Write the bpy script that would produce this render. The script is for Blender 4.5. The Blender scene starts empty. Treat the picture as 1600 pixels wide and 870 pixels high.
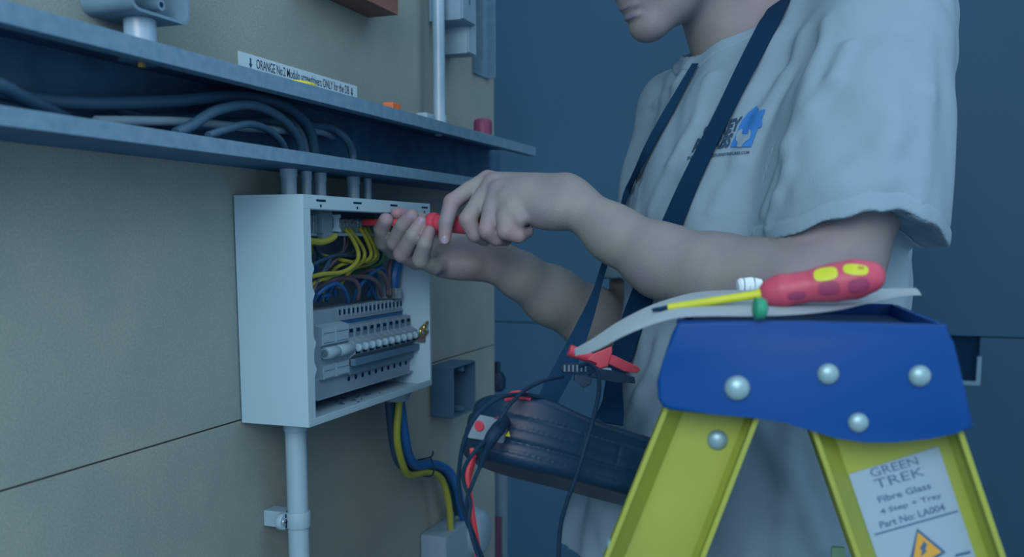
import bpy, bmesh, math, random
import numpy as np
from mathutils import Vector, Matrix
random.seed(7)
C = bpy.context.scene.collection
sc = bpy.context.scene
R = math.radians
F_PX, CX, CY = 1500.0, 800.0, 567.0
YAW, PITCH, CAMX, CAMZ = R(19.65), R(7.5), 0.71, 1.25
# ------------------------------------------------------------------ camera
cam_d = bpy.data.cameras.new('camera'); cam = bpy.data.objects.new('camera', cam_d); C.objects.link(cam)
cam.location = (CAMX, 0, CAMZ); cam.rotation_euler = (R(90) - PITCH, 0, YAW)
cam_d.sensor_width = 36; cam_d.lens = 36 * F_PX / 1600; cam_d.shift_y = (CY - 435) / 1600
cam_d.clip_start = 0.02
cam_d.dof.use_dof = True; cam_d.dof.focus_distance = 1.22; cam_d.dof.aperture_fstop = 5.0
sc.camera = cam
# ------------------------------------------------------------------ world, lights, exposure
w = bpy.data.worlds.new('world'); sc.world = w; w.use_nodes = True
w.node_tree.nodes['Background'].inputs[0].default_value = (0.50, 0.61, 0.70, 1)
w.node_tree.nodes['Background'].inputs[1].default_value = 1.22
def area(name, loc, target, size, power, col):
    l = bpy.data.lights.new(name, 'AREA'); l.shape = 'RECTANGLE'; l.size, l.size_y = size; l.energy = power; l.color = col
    o = bpy.data.objects.new(name, l); C.objects.link(o); o.location = loc
    o.rotation_euler = (Vector(target) - Vector(loc)).to_track_quat('-Z', 'Y').to_euler(); o['kind'] = 'helper'
    return o
area('unseen_area_light', (1.15, -0.9, 2.15), (0.25, 1.3, 1.1), (1.4, 0.9), 7, (1.0, 0.98, 0.95))  # unseen key light above and behind the camera, well below ceiling height
area('unseen_area_light', (0.45, -0.95, 1.95), (0.7, 1.3, 1.1), (1.4, 0.9), 25, (1.0, 0.98, 0.95))  # added frontal fill near camera, brightens the chest; no fitting stands there
area('unseen_area_light', (1.6, 1.2, 2.9), (0.6, 1.5, 1.2), (1.2, 1.2), 4, (0.92, 0.97, 1.0))  # unseen soft light at ceiling height
vs = sc.view_settings; vs.view_transform = 'Standard'; vs.look = 'None'; vs.gamma = 1; vs.use_curve_mapping = False; vs.exposure = 0.1
# ------------------------------------------------------------------ pixel rays
CAM = np.array([CAMX, 0, CAMZ])
FW = np.array([-math.sin(YAW) * math.cos(PITCH), math.cos(YAW) * math.cos(PITCH), -math.sin(PITCH)])
RT = np.array([math.cos(YAW), math.sin(YAW), 0.0])
UP = np.cross(RT, FW)
def ray(px, py): return FW + RT * ((px - CX) / F_PX) + UP * ((CY - py) / F_PX)
def P(px, py, d): return CAM + ray(px, py) * d
def onX(px, py, X):
    r = ray(px, py); return CAM + r * ((X - CAM[0]) / r[0])
def onY(px, py, Y):
    r = ray(px, py); return CAM + r * ((Y - CAM[1]) / r[1])
def hor(v): v = np.array([v[0], v[1], 0.0]); return v / np.linalg.norm(v)
# ------------------------------------------------------------------ materials
def lin(c): return tuple((x / 255 / 12.92) if x / 255 <= 0.04045 else ((x / 255 + 0.055) / 1.055) ** 2.4 for x in c)
_m = {}
def mat(name, rgb, rough=0.6, metal=0.0, var=0.06, vscale=30, bump=0.0, bscale=300, spec=0.35, aniso=None, coat=0.0, trans=0.0, alpha=1.0, rgb2=None, sss=0.0):
    if name in _m: return _m[name]
    m = bpy.data.materials.new(name); m.use_nodes = True; nt = m.node_tree; b = nt.nodes['Principled BSDF']
    b.inputs['Roughness'].default_value = rough; b.inputs['Metallic'].default_value = metal
    b.inputs['Specular IOR Level'].default_value = spec; b.inputs['Coat Weight'].default_value = coat
    b.inputs['Transmission Weight'].default_value = trans; b.inputs['Alpha'].default_value = alpha
    if sss:
        b.inputs['Subsurface Weight'].default_value = sss; b.inputs['Subsurface Scale'].default_value = 0.006
        b.inputs['Subsurface Radius'].default_value = (1, .5, .4)
    l = lin(rgb); l2 = lin(rgb2) if rgb2 else tuple(x * (1 - 2.2 * var) for x in l)
    tc = nt.nodes.new('ShaderNodeTexCoord'); mp = nt.nodes.new('ShaderNodeMapping'); nt.links.new(tc.outputs['Object'], mp.inputs[0])
    if aniso: mp.inputs['Scale'].default_value = aniso
    n = nt.nodes.new('ShaderNodeTexNoise'); n.inputs['Scale'].default_value = vscale; n.inputs['Detail'].default_value = 5
    nt.links.new(mp.outputs[0], n.inputs['Vector'])
    cr = nt.nodes.new('ShaderNodeValToRGB'); cr.color_ramp.elements[0].position = 0.3; cr.color_ramp.elements[1].position = 0.7
    cr.color_ramp.elements[0].color = (*l2, 1); cr.color_ramp.elements[1].color = (*l, 1)
    nt.links.new(n.outputs['Fac'], cr.inputs[0]); nt.links.new(cr.outputs[0], b.inputs['Base Color'])
    if bump:
        n2 = nt.nodes.new('ShaderNodeTexNoise'); n2.inputs['Scale'].default_value = bscale; n2.inputs['Detail'].default_value = 3
        nt.links.new(mp.outputs[0], n2.inputs['Vector'])
        bp = nt.nodes.new('ShaderNodeBump'); bp.inputs['Strength'].default_value = bump; bp.inputs['Distance'].default_value = 0.002
        nt.links.new(n2.outputs['Fac'], bp.inputs['Height']); nt.links.new(bp.outputs[0], b.inputs['Normal'])
    _m[name] = m; return m
def webbing_mat():
    m = mat('black_webbing', (24, 58, 88), 0.85, var=0.05, vscale=60, spec=0.05)
    nt = m.node_tree; b = nt.nodes['Principled BSDF']
    uv = nt.nodes.new('ShaderNodeUVMap'); wv = nt.nodes.new('ShaderNodeTexWave'); wv.bands_direction = 'X'; wv.inputs['Scale'].default_value = 130
    nt.links.new(uv.outputs[0], wv.inputs['Vector'])
    mx = nt.nodes.new('ShaderNodeMix'); mx.data_type = 'RGBA'; mx.inputs[6].default_value = (*lin((12, 44, 74)), 1); mx.inputs[7].default_value = (*lin((24, 60, 92)), 1)
    nt.links.new(wv.outputs['Fac'], mx.inputs[0]); nt.links.new(mx.outputs[2], b.inputs['Base Color'])
    return m
BOARD = mat('raw_fibreboard', (132, 149, 148), 0.85, var=0.05, vscale=9, bump=0.25, bscale=500, rgb2=(122, 141, 142), spec=0.1)
def board_speckle():
    nt = BOARD.node_tree; b = nt.nodes['Principled BSDF']; src = b.inputs['Base Color'].links[0].from_socket
    tc = nt.nodes.new('ShaderNodeTexCoord'); n = nt.nodes.new('ShaderNodeTexNoise'); n.inputs['Scale'].default_value = 420; n.inputs['Detail'].default_value = 4
    nt.links.new(tc.outputs['Object'], n.inputs['Vector'])
    cr = nt.nodes.new('ShaderNodeValToRGB'); cr.color_ramp.elements[0].position = .38; cr.color_ramp.elements[1].position = .66
    cr.color_ramp.elements[0].color = (.88, .89, .90, 1); cr.color_ramp.elements[1].color = (1.06, 1.06, 1.05, 1)
    nt.links.new(n.outputs['Fac'], cr.inputs[0])
    mx = nt.nodes.new('ShaderNodeMix'); mx.data_type = 'RGBA'; mx.blend_type = 'MULTIPLY'; mx.inputs[0].default_value = 1
    nt.links.new(src, mx.inputs[6]); nt.links.new(cr.outputs[0], mx.inputs[7]); nt.links.new(mx.outputs[2], b.inputs['Base Color'])
board_speckle()
DARKWALL = mat('dark_blue_grey_paint', (38, 80, 110), 0.6, var=0.04, vscale=3, spec=0.2)
FLOOR = mat('grey_floor_vinyl', (126, 146, 158), 0.6, var=0.08, vscale=6)  # floor is out of view, its tone lightened to bounce light upwards
WHITE_STEEL = mat('powder_coated_white_steel', (142, 180, 202), 0.42, var=0.01, vscale=8, bump=0.03, bscale=900)
BREAKER = mat('pale_grey_moulded_plastic', (118, 150, 172), 0.5, var=0.03)
BREAKER2 = mat('mid_grey_moulded_plastic', (88, 124, 148), 0.5, var=0.03)
GALV = mat('galvanised_steel', (98, 138, 164), 0.5, metal=0.0, var=0.07, vscale=90, rgb2=(82, 124, 156), bump=0.1, bscale=250)
GALV_B = mat('galvanised_pipe_lightened', (138, 176, 202), 0.35, metal=0.0, var=0.08, vscale=50, rgb2=(112, 152, 182), spec=0.6, aniso=(1, 1, .25))  # base lightened in place of the reflections on the shadowed pipes
GALV_IN = mat('galvanised_steel_shaded', (58, 102, 138), 0.6, metal=0.0, var=0.12, vscale=25, rgb2=(42, 84, 118))  # darker copy of the galvanised steel, inside shade put into its colour
PVC = mat('white_pvc', (132, 168, 192), 0.38, var=0.01)
PVC_GREY = mat('grey_enclosure_plastic', (66, 104, 134), 0.5, var=0.04)
DARKHOLE = mat('dark_opening', (16, 46, 74), 0.9, var=0.02, spec=0.05)
BLACKPL = mat('black_plastic', (15, 48, 76), 0.38, var=0.06, vscale=20, spec=0.22)
BLACKPL_R = mat('black_rubber', (14, 45, 72), 0.6, var=0.05, spec=0.15)
REDPL = mat('red_plastic', (172, 62, 84), 0.4, var=0.04)
REDW = mat('red_insulation', (190, 62, 78), 0.45, var=0.04)
BLUEW = mat('blue_insulation', (26, 92, 160), 0.45, var=0.05)
BROWNW = mat('brown_insulation', (84, 84, 98), 0.45, var=0.05)
YELW = mat('yellow_insulation', (138, 150, 62), 0.45, var=0.05)
GREENW = mat('green_insulation', (62, 120, 84), 0.45, var=0.05)
GREYCAB = mat('grey_cable_sheath', (52, 92, 122), 0.5, var=0.05)
DARKCAB = mat('dark_cable_sheath', (36, 72, 102), 0.5, var=0.05)
LIGHTCAB = mat('light_cable_sheath', (110, 146, 170), 0.5, var=0.05)
BRASS = mat('brass', (150, 142, 90), 0.3, metal=0.7, var=0.1)
SCREW = mat('bright_zinc', (170, 195, 205), 0.25, metal=0.8, var=0.1)
YELLOW = mat('yellow_fibreglass', (132, 150, 62), 0.45, var=0.03, vscale=14, rgb2=(123, 144, 66))
CAPBLUE = mat('blue_moulded_plastic', (3, 62, 130), 0.42, var=0.03, vscale=12, spec=0.14)
RIVET = mat('rivet_aluminium', (120, 160, 178), 0.35, metal=0.35, var=0.03)
PAPER = mat('white_paper', (192, 218, 234), 0.8, var=0.02, vscale=5)
STICKER = mat('white_sticker', (124, 156, 182), 0.55, var=0.01)
INK = mat('dark_ink', (34, 68, 98), 0.7, var=0.01)
INK_S = mat('soft_blue_ink', (52, 92, 128), 0.7, var=0.01)
LOGOBLUE = mat('blue_shirt_print', (42, 112, 190), 0.75, var=0.05, vscale=80)
ORANGEP = mat('orange_plastic', (200, 110, 70), 0.5)
AMBER = mat('amber_print', (182, 146, 60), 0.6, var=0.02)
YTAPE = mat('yellow_tape', (196, 200, 60), 0.5)
REDCAP = mat('dull_red_plastic', (110, 54, 92), 0.5)
SCRW = mat('red_screwdriver_handle', (164, 68, 96), 0.45, var=0.05, vscale=16)
SCRY = mat('yellow_screwdriver_inlay', (170, 188, 50), 0.45, var=0.02)
GREENB = mat('green_plastic', (30, 136, 112), 0.5)
SKIN = mat('skin', (120, 129, 131), 0.55, var=0.06, vscale=28, bump=0.25, bscale=420, rgb2=(114, 119, 130), spec=0.3, sss=0.12)
def skin_flush():
    nt = SKIN.node_tree; b = nt.nodes['Principled BSDF']; src = b.inputs['Base Color'].links[0].from_socket
    at = nt.nodes.new('ShaderNodeAttribute'); at.attribute_name = 'flush'
    mx = nt.nodes.new('ShaderNodeMix'); mx.data_type = 'RGBA'; mx.inputs[7].default_value = (*lin((138, 112, 128)), 1)
    nt.links.new(at.outputs['Fac'], mx.inputs[0]); nt.links.new(src, mx.inputs[6]); nt.links.new(mx.outputs[2], b.inputs['Base Color'])
skin_flush()
NAIL = mat('finger_nail', (134, 132, 154), 0.35, var=0.02)
LIP = mat('lips', (108, 108, 134), 0.5, var=0.03)
HAIR = mat('brown_hair', (58, 66, 84), 0.7, var=0.3, vscale=60, aniso=(1, 1, 0.2), bump=0.6)
COTTON = mat('white_cotton_jersey', (117, 148, 171), 0.9, var=0.02, vscale=14, bump=0.3, bscale=700, spec=0.08)
TROUSER = mat('navy_work_trousers', (34, 56, 84), 0.85, var=0.06)
WEB = webbing_mat()
WOODRED = mat('varnished_wood', (120, 92, 88), 0.6, var=0.12, vscale=40, aniso=(1, 0.1, 1))
CLEARPL = mat('frosted_clear_plastic', (120, 156, 178), 0.25, var=0.01, alpha=0.55)
# ------------------------------------------------------------------ object helpers
def link(name, me, m=None, parent=None, smooth=False):
    if m is not None:
        for x in (m if isinstance(m, (list, tuple)) else [m]): me.materials.append(x)
    o = bpy.data.objects.new(name, me); C.objects.link(o)
    if parent is not None: o.parent = parent; o.matrix_parent_inverse = Matrix.Translation(parent.location).inverted() if parent.type == 'EMPTY' else Matrix.Identity(4)
    if smooth:
        me.polygons.foreach_set('use_smooth', [True] * len(me.polygons))
        try: me.set_sharp_from_angle(angle=R(40))
        except Exception: pass
    return o
def obj(name, bm, m, parent=None, smooth=False):
    me = bpy.data.meshes.new(name); bmesh.ops.recalc_face_normals(bm, faces=bm.faces); bm.to_mesh(me); bm.free()
    return link(name, me, m, parent, smooth)
def tag(o, label=None, cat=None, group=None, kind=None):
    if label: o['label'] = label
    if cat: o['category'] = cat
    if group: o['group'] = group
    if kind: o['kind'] = kind
    return o
def thing(name, label, cat, loc=(0, 0, 0), group=None):
    o = bpy.data.objects.new(name, None); C.objects.link(o); o.location = Vector(loc); o.empty_display_size = 0.02
    return tag(o, label, cat, group)
def box(bm, lo, hi, bev=0.0):
    lo, hi = [min(a, b) for a, b in zip(lo, hi)], [max(a, b) for a, b in zip(lo, hi)]
    r = bmesh.ops.create_cube(bm, size=1); vs_ = r['verts']
    for v in vs_: v.co = Vector([(lo[i] + hi[i]) / 2 + v.co[i] * (hi[i] - lo[i]) for i in range(3)])
    if bev:
        es = list({e for v in vs_ for e in v.link_edges}); bmesh.ops.bevel(bm, geom=es, offset=bev, segments=2, profile=0.7, affect='EDGES')
    return bm
def NB(): return bmesh.new()
def prism(bm, pts, ext, bev=0.0):
    """closed polygon of 3D points swept by the vector ext"""
    n = len(pts); e = Vector(ext)
    a = [bm.verts.new(Vector(p)) for p in pts]; b = [bm.verts.new(Vector(p) + e) for p in pts]
    fa = bm.faces.new(a); fb = bm.faces.new(b[::-1])
    sides = [bm.faces.new((a[i], b[i], b[(i + 1) % n], a[(i + 1) % n])) for i in range(n)]
    if bev:
        es = list(set(fa.edges) | set(fb.edges)); bmesh.ops.bevel(bm, geom=es, offset=bev, segments=3, profile=0.6, affect='EDGES')
    return bm
def catmull(pts, n):
    p = [np.array(q, float) for q in pts]; p = [2 * p[0] - p[1]] + p + [2 * p[-1] - p[-2]]; out = []
    for i in range(1, len(p) - 2):
        for k in range(n):
            t = k / n
            out.append(.5 * ((2 * p[i]) + (p[i + 1] - p[i - 1]) * t + (2 * p[i - 1] - 5 * p[i] + 4 * p[i + 1] - p[i + 2]) * t * t + (3 * p[i] - p[i - 1] - 3 * p[i + 1] + p[i + 2]) * t ** 3))
    out.append(p[-2]); return out
def tube(bm, pts, r, seg=10, n=6, smooth=True, caps=True):
    q = catmull(pts, n) if smooth else [np.array(x, float) for x in pts]
    rr = r if hasattr(r, '__len__') else [r] * len(pts)
    if smooth:
        ri = np.interp(np.linspace(0, len(rr) - 1, len(q)), range(len(rr)), rr)
    else: ri = rr
    prev = None; rings = []
    for i, c in enumerate(q):
        t = q[min(i + 1, len(q) - 1)] - q[max(i - 1, 0)]; ln = np.linalg.norm(t)
        t = t / ln if ln > 1e-9 else np.array([0, 0, 1.])
        if prev is None: a = np.cross(t, [0, 0, 1.] if abs(t[2]) < .9 else [1., 0, 0])
        else: a = prev - t * np.dot(prev, t)
        a = a / np.linalg.norm(a); prev = a; b = np.cross(t, a)
        rings.append([bm.verts.new(Vector(c + (a * math.cos(k * 2 * math.pi / seg) + b * math.sin(k * 2 * math.pi / seg)) * ri[i])) for k in range(seg)])
    for i in range(len(rings) - 1):
        for k in range(seg): bm.faces.new((rings[i][k], rings[i][(k + 1) % seg], rings[i + 1][(k + 1) % seg], rings[i + 1][k]))
    if caps: bm.faces.new(rings[0][::-1]); bm.faces.new(rings[-1])
    return bm
def lathe(bm, A, B, prof, seg=24):
    """prof: (fraction along AB, radius)"""
    A, B = np.array(A, float), np.array(B, float)
    pts = [A + (B - A) * f for f, _ in prof]; t = (B - A) / np.linalg.norm(B - A)
    a = np.cross(t, [0, 0, 1.] if abs(t[2]) < .9 else [1., 0, 0]); a /= np.linalg.norm(a); b = np.cross(t, a); rings = []
    for c, (_, r) in zip(pts, prof):
        rings.append([bm.verts.new(Vector(c + (a * math.cos(k * 2 * math.pi / seg) + b * math.sin(k * 2 * math.pi / seg)) * max(r, 1e-4))) for k in range(seg)])
    for i in range(len(rings) - 1):
        for k in range(seg): bm.faces.new((rings[i][k], rings[i][(k + 1) % seg], rings[i + 1][(k + 1) % seg], rings[i + 1][k]))
    bm.faces.new(rings[0][::-1]); bm.faces.new(rings[-1]); return bm
def dome(bm, c, nrm, r, h=None, seg=16):
    h = h or r * .6
    n = np.array(nrm, float); n /= np.linalg.norm(n)
    prof = [(0, r), (0.35, r * .96), (0.65, r * .78), (0.88, r * .45), (1, r * .02)]
    return lathe(bm, np.array(c) , np.array(c) + n * h, prof, seg)
def text_bm(body, size, bold=0.0, align='LEFT', cond=1.0):
    cu = bpy.data.curves.new('writing', 'FONT'); cu.body = body; cu.size = size; cu.offset = bold; cu.align_x = align; cu.resolution_u = 3
    o = bpy.data.objects.new('writing', cu); C.objects.link(o)
    me = o.to_mesh(); bm = bmesh.new(); bm.from_mesh(me); o.to_mesh_clear(); bpy.data.objects.remove(o)
    for v in bm.verts: v.co.x *= cond
    return bm
def text_on(name, body, O, U, V, size, m, parent, bold=0.0, align='LEFT', cond=1.0, lift=0.0004, shear=0.0):
    bm = text_bm(body, size, bold, align, cond); O = np.array(O); U = np.array(U); V = np.array(V); N = np.cross(U, V)
    for v in bm.verts: v.co = Vector(O + U * (v.co.x + shear * v.co.y) + V * v.co.y + N * lift)
    return obj(name, bm, m, parent)
# ------------------------------------------------------------------ the setting
YEND = onX(772, 300, 0)[1]
def zX(px, py, X): return onX(px, py, X)[2]
ZJ = zX(0, 768, 0)                                   # joint between the two boards
wl = obj('wall_left', box(NB(), (-0.14, -0.8, 0), (-0.018, YEND - 0.004, 2.9)), DARKWALL); tag(wl, kind='structure')
obj('panel', box(NB(), (-0.018, -0.8, ZJ + 0.001), (0, YEND, 2.9), 0.0008), BOARD, wl)
obj('panel', box(NB(), (-0.018, -0.8, 0.0), (0, YEND, ZJ - 0.001), 0.0008), BOARD, wl)
tag(obj('floor', box(NB(), (-0.6, -0.8, -0.1), (3.6, 2.75, 0)), FLOOR), kind='structure')
YB = 2.7
zs = onY(1560, 527, YB)[2]; hx0, hx1 = onY(1470, 560, YB)[0], onY(1530, 560, YB)[0]; hz0 = onY(1530, 600, YB)[2]
wb = obj('wall_back', box(NB(), (-0.6, YB + 0.02, 0), (3.6, YB + 0.12, 2.9)), DARKWALL); tag(wb, kind='structure')
obj('panel', box(NB(), (-0.6, YB, zs + 0.0015), (3.6, YB + 0.018, 2.9), 0.0008), DARKWALL, wb)
bm = NB()
box(bm, (-0.6, YB, 0), (hx0, YB + 0.018, zs - 0.0015), 0.0006); box(bm, (hx0, YB, 0), (hx1, YB + 0.018, hz0)); box(bm, (hx1, YB, 0), (3.6, YB + 0.018, zs - 0.0015))
obj('panel', bm, DARKWALL, wb)
bm = NB(); box(bm, (hx0, YB + 0.0181, hz0), (hx1, YB + 0.0195, zs)); obj('recess', bm, DARKHOLE, wb)
bm = NB(); box(bm, (hx0, YB - 0.002, hz0 - 0.004), (hx1 + 0.006, YB + 0.017, hz0 + 0.006)); box(bm, (hx1 - 0.004, YB - 0.002, hz0 + 0.006), (hx1 + 0.006, YB + 0.017, (hz0 + zs) / 2 + 0.01))
obj('recess_frame', bm, GALV, wb)
# ------------------------------------------------------------------ steel trunking on the board
XT = 0.10
zu1 = (zX(0, 7, XT) + zX(837, 229, XT)) / 2; lipu = 0.016
zl1 = (zX(0, 166, XT) + zX(740, 277, XT)) / 2; lipl = 0.015
YT0, YT1 = -0.2, onX(836, 230, XT)[1]
tr = thing('cable_trunking', 'long open steel cable trunking fixed across the board above the distribution box', 'cable trunking', (0, 0.8, zl1))
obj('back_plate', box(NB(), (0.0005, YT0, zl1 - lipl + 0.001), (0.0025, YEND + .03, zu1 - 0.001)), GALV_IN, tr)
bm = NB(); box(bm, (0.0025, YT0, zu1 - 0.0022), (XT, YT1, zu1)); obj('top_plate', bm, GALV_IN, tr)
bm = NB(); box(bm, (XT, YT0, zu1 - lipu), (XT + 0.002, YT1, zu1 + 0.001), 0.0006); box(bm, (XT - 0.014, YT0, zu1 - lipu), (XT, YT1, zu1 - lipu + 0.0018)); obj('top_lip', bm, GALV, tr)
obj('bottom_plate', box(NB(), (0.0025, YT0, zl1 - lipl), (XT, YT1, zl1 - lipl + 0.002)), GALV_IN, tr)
bm = NB(); box(bm, (XT, YT0, zl1 - lipl), (XT + 0.002, YT1, zl1), 0.0006); obj('bottom_lip', bm, GALV, tr)
c = onX(222, 93, XT - 0.02)
bm = NB(); box(bm, (c[0] - .012, c[1] - .018, c[2] - .004), (c[0] + .012, c[1] + .018, c[2] + .006), 0.002); obj('fixing_clip', bm, PVC_GREY, tr)
bm = NB(); lathe(bm, (c[0] + .002, c[1] - .004, c[2] - .008), (c[0] + .002, c[1] - .004, c[2] + .004), [(0, .004), (1, .004)], 6); obj('screw', bm, BRASS, tr)
c = onX(685, 207, XT - 0.015)
bm = NB(); dome(bm, (c[0], c[1], zu1 - lipu), (0, 0, -1), 0.006); obj('screw', bm, GALV, tr)
# cables inside the trunking: (label, material, radius, [(px, py, X)...])
zc = zl1 - lipl
def down(px, X, py=262):
    return [px, py, X]
cab = [
 ('thick dark cable running highest along the trunking and curving down', DARKCAB, .0068, [(-60, 128, .04), (40, 152, .04), (130, 161, .045), (260, 158, .05), (370, 150, .05), (440, 163, .05), (480, 195, .05), (491, 240, .045), (491, 262, .045)]),
 ('grey cable that dives down from the upper left corner of the trunking', DARKCAB, .006, [(-40, 120, .085), (5, 136, .085), (40, 155, .08), (75, 172, .07), (110, 190, .05), (140, 205, .04)]),
 ('dark cable sagging below the highest cable in the trunking', DARKCAB, .0055, [(60, 166, .03), (150, 160, .03), (220, 182, .03), (300, 184, .03), (380, 160, .03), (440, 172, .035), (468, 205, .04), (478, 240, .045), (478, 262, .045)]),
 ('light grey cable arching up from the lower lip of the trunking', GREYCAB, .0055, [(275, 208, .075), (300, 196, .075), (340, 172, .07), (395, 164, .065), (440, 185, .06), (465, 215, .05), (471, 240, .045), (471, 262, .045)]),
 ('thin grey cable in a low arch beside the conduit tops', GREYCAB, .0042, [(325, 212, .08), (355, 202, .08), (390, 194, .07), (420, 203, .06), (440, 222, .055), (449, 245, .045), (449, 262, .045)]),
 ('pale grey cable bending down at the right of the cable bunch', GREYCAB, .0055, [(300, 200, .02), (400, 190, .02), (470, 195, .03), (515, 199, .035), (540, 216, .045), (551, 240, .045), (551, 262, .045)]),
 ('white cable lying flat along the trunking floor', LIGHTCAB, .0048, [(150, 189, .05), (230, 189, .05), (300, 191, .05), (380, 199, .05), (450, 204, .04), (500, 206, .03), (520, 214, .02)]),
]
for lab, m, r, pts in cab:
    q = [onX(*p) for p in pts]; q = [np.array([a[0], a[1], max(a[2], zc + r + .0025) if i < len(q) - 2 or m is LIGHTCAB or 'dives' in lab else a[2]]) for i, a in enumerate(q)]
    q = [np.array([a[0], a[1], min(a[2], zu1 - r - .003)]) for a in q]
    tag(obj('power_cable', tube(NB(), q, r, 10, 6), m, None, True), lab, 'cable', 'cables in the trunking')
# ------------------------------------------------------------------ distribution box
D = 0.097
Y0 = (onX(472, 303, D)[1] + onX(483, 668, D)[1]) / 2; Y1 = onX(672, 322, D)[1]
z1 = zX(472, 303, D); z0 = zX(483, 668, D); T = 0.0018
cu = thing('distribution_box', 'white steel distribution box with its cover off and wiring exposed, on the board', 'electrical box', (0, (Y0 + Y1) / 2, z0))
bm = NB()
box(bm, (0.0005, Y0, z0), (0.002, Y1, z1)); obj('back_panel', bm, BREAKER2, cu)
obj('side_panel', box(NB(), (0.0005, Y0, z0), (D, Y0 + T, z1), 0.0007), WHITE_STEEL, cu)
obj('side_panel', box(NB(), (0.002, Y1 - T, z0), (D, Y1, z1), 0.0007), WHITE_STEEL, cu)
obj('top_panel', box(NB(), (0.002, Y0 + T, z1 - T), (D, Y1 - T, z1)), WHITE_STEEL, cu)
obj('bottom_panel', box(NB(), (0.002, Y0 + T, z0), (D, Y1 - T, z0 + T)), WHITE_STEEL, cu)
ft = 0.0165; fb = 0.009
fr = NB()
box(fr, (D - T, Y0 + T, z1 - ft), (D + .0002, Y1 - T, z1 - T), 0.0005)
box(fr, (D - .012, Y0 + T, z1 - ft - .001), (D - T, Y1 - T, z1 - ft), 0.0003)
obj('top_flange', fr, WHITE_STEEL, cu)
bm = NB(); box(bm, (D - T, Y0 + T, z0 + T), (D + .0002, Y1 - T, z0 + fb), 0.0005); obj('bottom_flange', bm, WHITE_STEEL, cu)
wf = onX(488, 450, D)[1] - Y0
# left flange with the wavy inner edge
edge = []
H = z1 - z0
for k in range(61):
    f = k / 60; z = z0 + fb + (z1 - ft - z0 - fb) * f; yy = Y0 + wf
    for c0 in (0.235, 0.36, .60, .72):
        yy += 0.0055 * math.exp(-((f - c0) / 0.022) ** 2)
    edge.append((D - T, yy, z))
prism(bm := NB(), [(D - T, Y0 + T, z0 + fb)] + edge + [(D - T, Y0 + T, z1 - ft)], (T, 0, 0)); obj('left_flange', bm, WHITE_STEEL, cu)
bm = NB(); box(bm, (D - T, Y1 - .006, z0 + fb), (D, Y1 - T, z1 - ft)); obj('right_flange', bm, WHITE_STEEL, cu)
for px, w_ in ((501, 9), (558, 7.5), (615, 6.5), (663, 5.5)):
    a = onX(px, 300 + 14 * 0, D)[1]; dw = .011
    obj('slot', box(NB(), (D, a - dw, z1 - .0075), (D + .0004, a + dw, z1 - .0048)), DARKHOLE, cu)
    obj('screw_hole', lathe(NB(), (D, a - .001, z1 - .0125), (D + .0005, a - .001, z1 - .0125), [(0, .002), (1, .002)], 8), DARKHOLE, cu)
# upper earth bar
def yX(px, py, X): return onX(px, py, X)[1]
XE = 0.055
ya, yb = yX(484, 352, XE), yX(640, 345, XE); ze = zX(540, 350, XE)
zet, zeb = ze + .010, ze - .012
eb = obj('earth_bar', box(NB(), (XE - .02, ya, zeb), (XE - .002, yb, zet - .004), 0.001), BREAKER2, cu)
bm = NB(); box(bm, (XE - .02, ya, zeb - .004), (XE + .002, yb, zeb), 0.0005); obj('shelf_rail', bm, BREAKER, eb)
yc = yX(512, 350, XE)
n = 6
for k in range(n):
    y_ = ya + (yc - ya) * (k + .2) / n
    obj('comb_rib', box(NB(), (XE - .004, y_, zeb), (XE + .004, y_ + .0022, zet)), BREAKER, eb)
bm = NB(); box(bm, (XE - .004, ya, ze - .001), (XE + .003, yc, ze + .001)); obj('comb_rail', bm, BREAKER, eb)
yd, ye = yX(501, 350, XE + .01), yX(521, 350, XE + .01)
bm = NB(); box(bm, (XE - .005, yd, ze - .013), (XE + .012, ye - .004, ze + .016), 0.003); obj('clear_cover', bm, CLEARPL, cu)
bm = NB()
o1 = [(XE + .012, ye - .007 + dy, ze + dz) for dy, dz in ((0, .011), (.016, .012), (.0165, .0085), (.012, .006), (.012, -.005), (.0165, -.0075), (.016, -.011), (0, -.010), (.004, -.004), (.004, .006))]
prism(bm, o1, (.004, 0, 0)); obj('plastic_clip', bm, PVC, cu)
bm = NB(); box(bm, (XE + .002, yd + .003, ze - .024), (XE + .012, ye - .003, ze - .011), 0.003); obj('clear_lug', bm, CLEARPL, cu)
for k in range(12):
    y_ = yX(526, 350, XE) + (yb - yX(526, 350, XE)) * (k + .3) / 12
    tm = obj('terminal', box(NB(), (XE - .006, y_ - .003, zeb + .001), (XE - .001, y_ + .0045, zet - .003), 0.0006), SCREW if k < 4 else GALV_IN, eb)
    sx = lathe(NB(), (XE - .001, y_ + .0008, ze), (XE + .003, y_ + .0008, ze), [(0, .003), (.8, .003), (1, .0022)], 8)
    if k < 4: obj('terminal_screw', sx, SCREW, eb)
    else: sx.free()
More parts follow.
